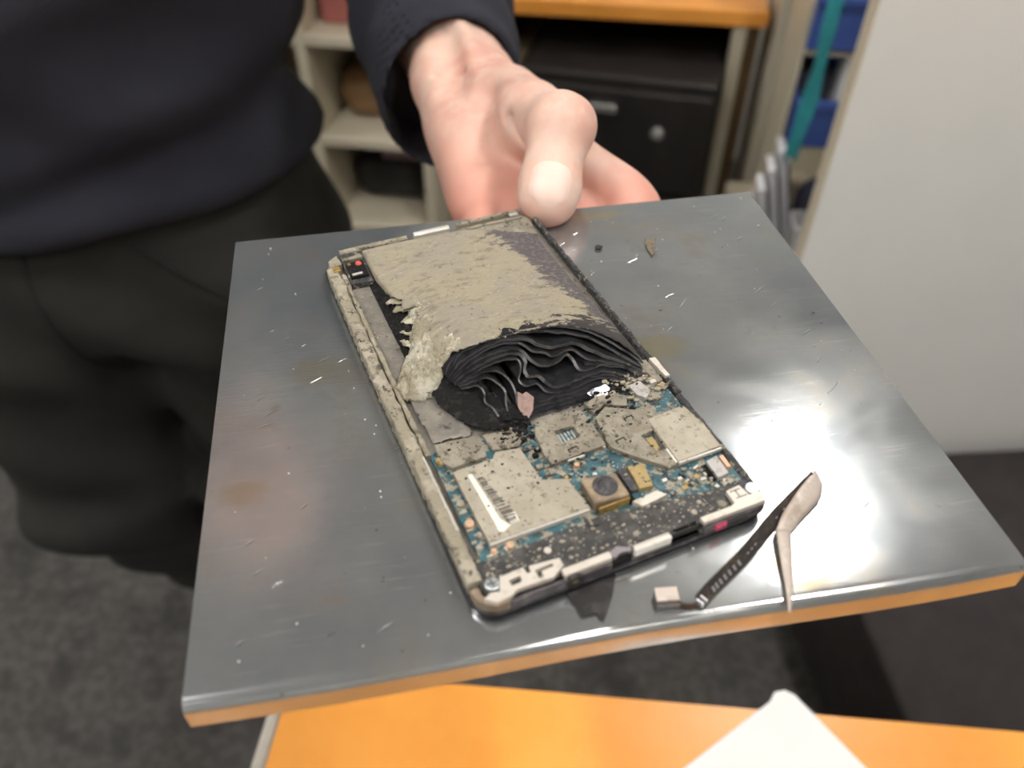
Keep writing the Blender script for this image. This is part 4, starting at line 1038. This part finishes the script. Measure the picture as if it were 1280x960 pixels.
patch('foil_sheet', [(5.4, 75), (16, 78), (20, 72), (18.5, 60), (18, 52.5), (12, 53.5), (6.2, 54.2)], 'tray', lambda u, v: 4.6 + .3 * noise.noise((u * .3, v * .3, 0)))
patch('sooty_sheet', [(11.5, 74), (16, 80), (21, 80), (27, 68), (34, 56), (35, 51.5), (29, 51.0), (21.5, 52.5), (17.5, 56), (14.5, 62), (12.5, 66)], 'soot',
      lambda u, v: 5.0 + max(0, (v - 54)) * .10 + .5 * noise.noise((u * .35, v * .25, 3)) + .35 * noise.noise((u * 1.2, v * .9, 3)), .5)

# --- circuit board and what sits on it
pr('circuit_board', [ragged([(4.3, 51), (18, 50), (34, 50), (50, 49.5), (66, 52), (77.4, 57), (77.6, 8.5), (70, 8), (56, 9.5), (40, 12), (14, 13), (4.6, 9)], 2, .35, 3)], 3.2, 4.5, 'pcb')
pr('black_carrier', [ragged([(3.0, 14.6), (6, 12.6), (13.7, 13.2), (33.9, 13.8), (38.3, 14.0), (49.2, 12.2), (58.1, 11.2), (68, 9.6), (72.2, 9.4), (77.5, 9.5), (78.4, 6), (77, 2.2), (52.2, 2.0), (51, 3.0), (58.5, 3.2), (58.2, 1.8), (3.2, 2.0), (1.8, 6)], 3, .12, 3)], 3.2, 5.3, 'black_mod')
sA = pr('shield_can', [ragged([(7.6, 41.2), (19.1, 41.5), (20.7, 43.3), (27.3, 42.0), (28.0, 29.8), (34.3, 27.4), (35.7, 16.7), (8.1, 16.7)], 2.5, .22, 1)], 4.5, 6.2, 'shield', bv=.00025)
sA['label'] = 'ash-coated metal shield with the remains of a barcode label'
lb = pr('label_strip', [ragged([(10.9, 38.6), (12.0, 38.7), (13.4, 22.2), (15.0, 19.6), (12.8, 18.6), (11.7, 18.9)], 1.2, .12, 2)], 6.2, 6.3, 'paperw', sA, 0)
bars = MB(); rq = random.Random(3)
vv = 20.2
while vv < 36.5:
    wd = rq.choice((.16, .22, .3, .45)); ln = 3.6 - .10 * (vv - 20)
    if rq.random() < .86: bars.box(14.6 - .13 * (vv - 20) * .9, 14.6 - .13 * (vv - 20) * .9 + ln * rq.uniform(.75, 1.05), vv, vv + wd, 6.21, 6.28)
    vv += wd + rq.choice((.15, .2, .35))
bars.build('barcode', 'ink', sA, mm)
bx('label_patch', 15.2, 17.6, 20.0, 23.0, 6.2, 6.26, 'paperw', sA, 0)
bx('shield_flange', 8.1, 35.6, 16.2, 16.75, 4.5, 6.05, 'whitebar', sA)
sB = pr('shield_can', [ragged([(35.4, 49.6), (49.0, 48.8), (49.6, 43.9), (49.5, 34.2), (33.0, 33.5), (32.5, 37.4), (33.3, 44.9)], 2, .25, 5), [(38.5, 44.2), (44.1, 44.1), (44.6, 39.7), (38.7, 39.4)][::-1]], 4.5, 6.0, 'shield_rough', bv=.0002)
sB['label'] = 'scorched metal shield with a square window'
for q in range(5): bx('chip_pin', 39.0 + q * 1.05, 39.55 + q * 1.05, 40.0, 43.4, 4.5, 5.0, 'screw', sB, 0)
bx('bright_edge', 37.5, 42.5, 32.9, 33.4, 5.4, 6.0, 'whitebar', sB)
sC = pr('shield_can', [ragged([(51.4, 44.0), (56, 46.8), (63.1, 42.5), (68.3, 43.2), (67.8, 38.8), (76.8, 38.6), (78.2, 30), (78.0, 20.9), (64.0, 20.4), (60.9, 20.6), (55.2, 26.6), (50.4, 32.3), (50.2, 35.2)], 2.5, .22, 7),
                       ragged([(59.7, 33.1), (64.0, 33.6), (63.7, 26.3), (60.8, 26.3)], 1.5, .15, 4)[::-1]], 4.5, 6.2, 'shield_rough', bv=.0002)
sC['label'] = 'large scorched metal shield at the right edge'
pr('plate_half', [ragged([(64.6, 37.6), (76.6, 38.2), (77.9, 30), (77.7, 21.2), (64.3, 20.9), (64.3, 27)], 2.5, .15, 8)], 6.2, 6.4, 'shield', sC)
bx('seam_strip', 63.3, 63.9, 20.8, 26.0, 6.2, 6.5, 'whitebar', sC); bx('bright_edge', 64.2, 77.8, 20.3, 20.8, 5.2, 6.3, 'whitebar', sC)
pr('chip', [ragged([(60.9, 32.2), (63, 32.4), (62.9, 27), (61.3, 27)], 1, .2, 5)], 4.5, 5.3, 'ychip', sC)
def ucut(u, v_, par, z=6.2, a=.12):
    c, s = math.cos(a), math.sin(a)
    pts = [(-1.5, -.8), (-1.5, .6), (1.5, .6), (1.5, -.8), (1.1, -.8), (1.1, .2), (-1.1, .2), (-1.1, -.8)]
    pr('tab_slot', [[(u + x * c - y * s, v_ + x * s + y * c) for x, y in pts]], z - .02, z + .04, 'soot', par, 0)
ucut(59.9, 40.3, sC); ucut(53.8, 33.8, sC); ucut(40.5, 36.2, sB, 6.0); 
sp = pr('module_frame', [[(36.6, 24.3), (46.0, 22.9), (46.0, 14.9), (36.6, 16.1)]], 4.5, 8.6, 'brownsq', bv=.0004)
o = MB().cyl((41.4, 19.8), 3.3, 8.5, 8.9, 30).build('round_cap', 'grommet', sp, mm); bev(o, .0002)
o = MB().cyl((41.4, 19.8), 2.1, 8.9, 9.15, 24, 1.4).build('cap_centre', 'grommet', sp, mm)
bx('brass_edge', 37.2, 46.0, 14.6, 15.0, 4.6, 7.4, 'gold', sp)
pr('module_gasket', [[(46.3, 24.5), (47.2, 24.3), (47.4, 14.2), (46.2, 14.4)]], 4.5, 6.6, 'soot')
pr('yellow_chip', [ragged([(51.0, 25.0), (55.6, 24.0), (54.0, 16.6), (50.2, 17.1)], 1.3, .2, 4)], 4.5, 6.2, 'ychip')
pr('chip', [ragged([(48.0, 25.6), (50.6, 25.2), (50.0, 17.2), (47.9, 17.6)], 1.3, .2, 4)], 4.5, 5.8, 'grommet')
pr('pale_block', [ragged([(46.6, 14.2), (54.1, 14.8), (55.9, 12.6), (48.0, 11.8)], 1.3, .2, 6)], 4.5, 6.2, 'bracket')
cn = pr('board_connector', [[(71.2, 18.2), (74.9, 18.8), (74.6, 12.5), (71.0, 12.1)]], 4.5, 6.2, 'greyconn')
for q in range(8): bx('pin', 69.6, 71.2, 12.5 + q * .72, 12.85 + q * .72, 4.5, 5.4, 'soot', cn, 0)
pr('flat_connector', [[(75.3, 18.4), (76.6, 18.3), (76.4, 14.0), (75.2, 14.2)]], 4.5, 6.3, 'copper')
# pads, chips and capacitors that can be told apart
for (u, v_, r, mt) in [(6.0, 24.8, 1.35, 'copper'), (6.1, 31.6, 1.15, 'ash'), (7.0, 20.6, .9, 'shield'), (5.6, 17.2, .85, 'shield'), (12.9, 14.9, 1.15, 'copper'), (39.3, 31.4, .8, 'copper'), (41.1, 31.2, .75, 'ash'),
                       (20.6, 9.8, 1.05, 'bracket'), (67.6, 5.0, 1.2, 'shield_rough'), (59.6, 5.6, .9, 'shield'), (6.2, 46.9, 1.5, 'ychip'), (8.6, 15.0, .8, 'copper'), (62.5, 7.8, .7, 'shield')]:
    bev(MB().cyl((u, v_), r, 4.4, 5.5, 16, r * .9).build('solder_pad', mt, phone, mm), .0001)
rq = random.Random(21)
def chips(n, u0, u1, v0, v1, z, smin_, smax_, mats, name, zz=.7):
    for i in range(n):
        u, v_ = rq.uniform(u0, u1), rq.uniform(v0, v1); a, b = rq.uniform(smin_, smax_), rq.uniform(smin_, smax_) * .7; an = rq.choice((0, 0, 1.57, .3))
        pts = [(u + x * math.cos(an) - y * math.sin(an), v_ + x * math.sin(an) + y * math.cos(an)) for x, y in ((-a, -b), (a, -b), (a, b), (-a, b))]
        pr(name, [pts], z, z + rq.uniform(.3, zz), rq.choice(mats), phone, 0)
mixm = ['shield', 'shield_rough', 'grommet', 'bracket', 'black_mod', 'ychip']
chips(26, 56, 70, 12.5, 20, 4.5, .4, .95, mixm, 'capacitor'); chips(9, 69.5, 76.5, 9.6, 12, 4.5, .4, .8, mixm, 'capacitor')
chips(12, 30, 49, 26.5, 32.5, 4.5, .35, .8, mixm, 'capacitor'); chips(14, 68, 77, 43.5, 55, 4.5, .5, 1.2, mixm, 'capacitor', 1.4)
chips(10, 28.5, 32.5, 30, 49, 4.5, .5, 1.1, ['soot', 'shield_rough', 'grommet'], 'capacitor', 1.3); chips(10, 4.6, 7.3, 14, 48, 4.5, .4, .9, ['shield', 'ash', 'shield_rough'], 'capacitor')
chips(10, 7, 14, 13.5, 16, 4.5, .3, .7, mixm, 'capacitor'); chips(6, 29, 35, 10.5, 13.5, 5.3, .5, 1.0, ['shield_rough', 'grommet', 'bracket'], 'capacitor', .5)
# rough blocks between the shields and the mouth
pr('scorched_block', [ragged([(6.2, 52.6), (17.5, 51.5), (18.6, 46.5), (17.8, 43.0), (8.2, 43.0), (6.4, 46)], 1.4, .45, 2)], 4.5, 6.0, 'shield_rough')
pr('scorched_block', [ragged([(19.6, 51), (27.8, 49.6), (29.6, 45.0), (27.5, 43.2), (20.6, 44.6)], 1.4, .45, 6)], 4.5, 5.7, 'shield_rough')
pr('scorched_block', [ragged([(51, 50.5), (58, 51.6), (64, 48.6), (62, 44.6), (56, 47.6), (52, 46)], 1.3, .5, 8)], 4.5, 6.3, 'shield_rough')
pr('scorched_block', [ragged([(66.5, 52.0), (70.5, 52.5), (71.5, 47.5), (68.8, 45.5), (66.8, 47.6)], 1.3, .4, 8)], 4.5, 6.0, 'greyconn')
pr('scorched_block', [ragged([(73.6, 60.5), (77.0, 60), (77.2, 50.5), (75.2, 50.0)], 1.3, .35, 8)], 3.2, 5.8, 'shield_rough')
pr('pale_edge_piece', [ragged([(77.6, 59.6), (79.6, 59.2), (79.7, 50.5), (78.2, 50.6)], 1.5, .2, 1)], 4.5, 6.6, 'bracket')
# --- front edge: brackets, bars, jack, port
LB = [(1.2, 2.6), (3.2, 3.6), (5.2, 3.0), (6.6, 6.6), (12.7, 6.9), (13.0, 5.0), (13.9, 5.0), (14.2, 6.7), (21.8, 5.9), (21.9, 3.6), (18.2, 1.6), (9.2, 2.0), (7.2, 1.0), (3.6, .7)]
bl = pr('corner_bracket', [LB, [(8.2, 4.9), (11.2, 5.1), (11.0, 3.5), (8.4, 3.3)][::-1], [(14.9, 5.0), (19.6, 5.2), (19.6, 4.3), (16.3, 4.2), (16.3, 2.7), (15.1, 2.7)][::-1]], 5.3, 6.9, 'bracket', bv=.00016)
def screw(u, v_):
    s = bev(MB().cyl((u, v_), 1.75, 5.4, 7.1, 24).build('screw', 'screw', phone, mm), .0003)
    m = MB().box(u - 1.1, u + 1.1, v_ - .16, v_ + .16, 7.08, 7.14); m.box(u - .16, u + .16, v_ - 1.1, v_ + 1.1, 7.08, 7.14); m.build('cross_slot', 'ink', s, mm)
screw(4.3, 5.6); screw(76.6, 5.4)
rb_ = pr('corner_bracket', [[(59.2, 2.7), (68.3, 2.7), (69.8, 3.2), (69.9, 7.2), (74.2, 7.6), (74.8, 3.9), (78.0, 3.6), (78.9, 2.4), (77.4, .8), (59.4, .9)]], 5.3, 6.9, 'bracket', bv=.00016)
bx('groove', 72.0, 72.3, 4.2, 6.4, 6.9, 6.94, 'ink', rb_, 0); bx('groove', 70.6, 73.6, 6.3, 6.6, 6.9, 6.94, 'ink', rb_, 0); bx('groove', 71.0, 74.2, 4.0, 4.3, 6.9, 6.94, 'ink', rb_, 0)
bx('edge_bar', 20.8, 33.6, .9, 2.9, 5.2, 6.9, 'bracket', bv=.00016)
bx('edge_bar', 39.6, 50.1, .4, 1.7, 3.9, 6.5, 'whitebar', bv=.0003)
bx('edge_bar_top', 39.8, 50.0, 1.7, 2.3, 4.2, 6.4, 'bracket')
ef = bx('front_skirt', 7.0, 33.5, .35, 1.2, 2.2, 5.3, 'skirt', bv=.0002)
bx('skirt_groove', 8.0, 19, .30, .37, 3.0, 3.35, 'ink', ef, 0); bx('skirt_groove', 10.5, 20, .30, .37, 4.3, 4.6, 'ink', ef, 0)
pr('front_corner', [[(-.8, 7), (1.2, 7.2), (1.6, 4.6), (3.2, 2.9), (6.8, 1.6), (6.9, .4), (3.6, .6), (1.2, 2.0), (-.4, 4.2)]], 2.1, 5.3, 'brownsq', bv=.0003)
es_ = bx('front_skirt', 59.2, 77.2, .35, 1.0, 2.2, 5.3, 'skirt', bv=.0002)
bx('skirt_groove', 66.6, 74.0, .28, .37, 4.4, 4.65, 'ink', es_, 0); bx('skirt_groove', 74.0, 74.25, .28, .37, 3.6, 4.65, 'ink', es_, 0); bx('skirt_groove', 67.2, 72.8, .28, .37, 2.6, 3.5, 'ink', es_, 0)
pr('front_corner', [[(77.0, .4), (78.6, 1.2), (79.5, 3.4), (79.7, 8), (78.5, 8), (78.3, 4), (77.0, 1.4)]], 2.1, 5.3, 'lilac', bv=.0003)
def ring_y(name, u, z, r0, r1, v0, v1, mat, parent, segs=24):
    v = []; f = []
    for k in range(segs):
        a = 2 * math.pi * k / segs
        for (r, vv) in ((r0, v0), (r1, v0), (r1, v1), (r0, v1)): v.append(((u + r * math.cos(a)) * mm, vv * mm, (z + r * math.sin(a)) * mm))
    for k in range(segs):
        a, b = 4 * k, 4 * ((k + 1) % segs)
        for q in range(4): f.append((a + q, a + (q + 1) % 4, b + (q + 1) % 4, b + q))
    return mobj(name, v, f, mat, parent, True)
jk = ring_y('audio_jack', 23.4, 3.9, 1.0, 2.3, -.1, 1.2, 'grommet', phone)
ring_y('jack_contact', 23.4, 3.9, .02, .8, .1, .5, 'gold', jk)
bx('port_recess', 33.8, 39.2, .8, 2.2, 2.2, 4.2, 'soot'); bx('port_recess', 50.4, 58.8, .8, 2.0, 2.2, 3.2, 'soot')
pr('port_flap', [[(33.7, 3.2), (36.5, 4.2), (39.4, 2.6), (39.4, 1.6), (36.8, 2.2), (34.4, 1.2)]], 4.2, 5.6, 'lilac')
pk_ = bx('pink_plug', 62.4, 66.4, -.25, 1.2, 2.2, 4.9, 'pink', bv=.0006)
ring_y('plug_hole', 64.9, 3.6, .02, .35, -.32, -.2, 'ink', pk_, 12)
# scattered ash chips over the boards (too small to count)
ch = MB(); rq = random.Random(9)
def chip(u, v_, z, r):
    n = 5; a0 = rq.uniform(0, 6.3); sx = rq.uniform(1, 2.2); an = rq.uniform(-.5, .5)
    pts = []
    for i in range(n):
        a = a0 + 2 * math.pi * i / n; q = r * rq.uniform(.6, 1.2); x, y = q * math.cos(a) * sx, q * math.sin(a); pts.append((u + x * math.cos(an) - y * math.sin(an), v_ + x * math.sin(an) + y * math.cos(an)))
    ch.prism([pts], z, z + r * rq.uniform(.4, 1.0))
for i in range(420): chip(rq.uniform(3.5, 77), rq.uniform(2.5, 14), 5.25, min(.42, rq.expovariate(8) + .06))
for i in range(520): chip(rq.uniform(5, 77), rq.uniform(12, 52), 4.45, min(.45, rq.expovariate(7) + .1))
for i in range(200): chip(rq.uniform(8, 77), rq.uniform(17, 48), 6.1, min(.4, rq.expovariate(8) + .06))
for i in range(160): chip(rq.uniform(60, 77.5), rq.uniform(45, 60), 4.6 + rq.uniform(0, 1), min(.9, rq.expovariate(4) + .15))
for i in range(160): chip(rq.uniform(4, 14), rq.uniform(50, 150), 3.25, min(.5, rq.expovariate(6) + .08))
o = ch.build('ash_chips', 'ash', phone, mm); o['kind'] = 'stuff'
o = None; ch = MB()
for i in range(120): chip(rq.uniform(5, 77), rq.uniform(9, 50), 4.9 + rq.uniform(0, .3), min(.22, rq.expovariate(12) + .05))
for i in range(50): chip(rq.uniform(5, 77), rq.uniform(3, 13), 5.5, min(.2, rq.expovariate(12) + .05))
o = ch.build('glint_chips', 'screw', phone, mm); o['kind'] = 'stuff'  # bright metal bits added to give the boards small glints
ch = MB()
for i in range(260): chip(rq.uniform(6, 77), rq.uniform(14, 52), 6.05 + rq.uniform(0, .2), min(.35, rq.expovariate(9) + .06))
for i in range(160): chip(rq.uniform(24, 34), rq.uniform(44, 56), 4.6 + rq.uniform(0, 1.2), min(.7, rq.expovariate(5) + .1))
for i in range(140): chip(rq.uniform(48, 66), rq.uniform(42, 54), 5.0 + rq.uniform(0, 1.2), min(.6, rq.expovariate(5) + .1))
o = ch.build('soot_chips', 'soot', phone, mm); o['kind'] = 'stuff'
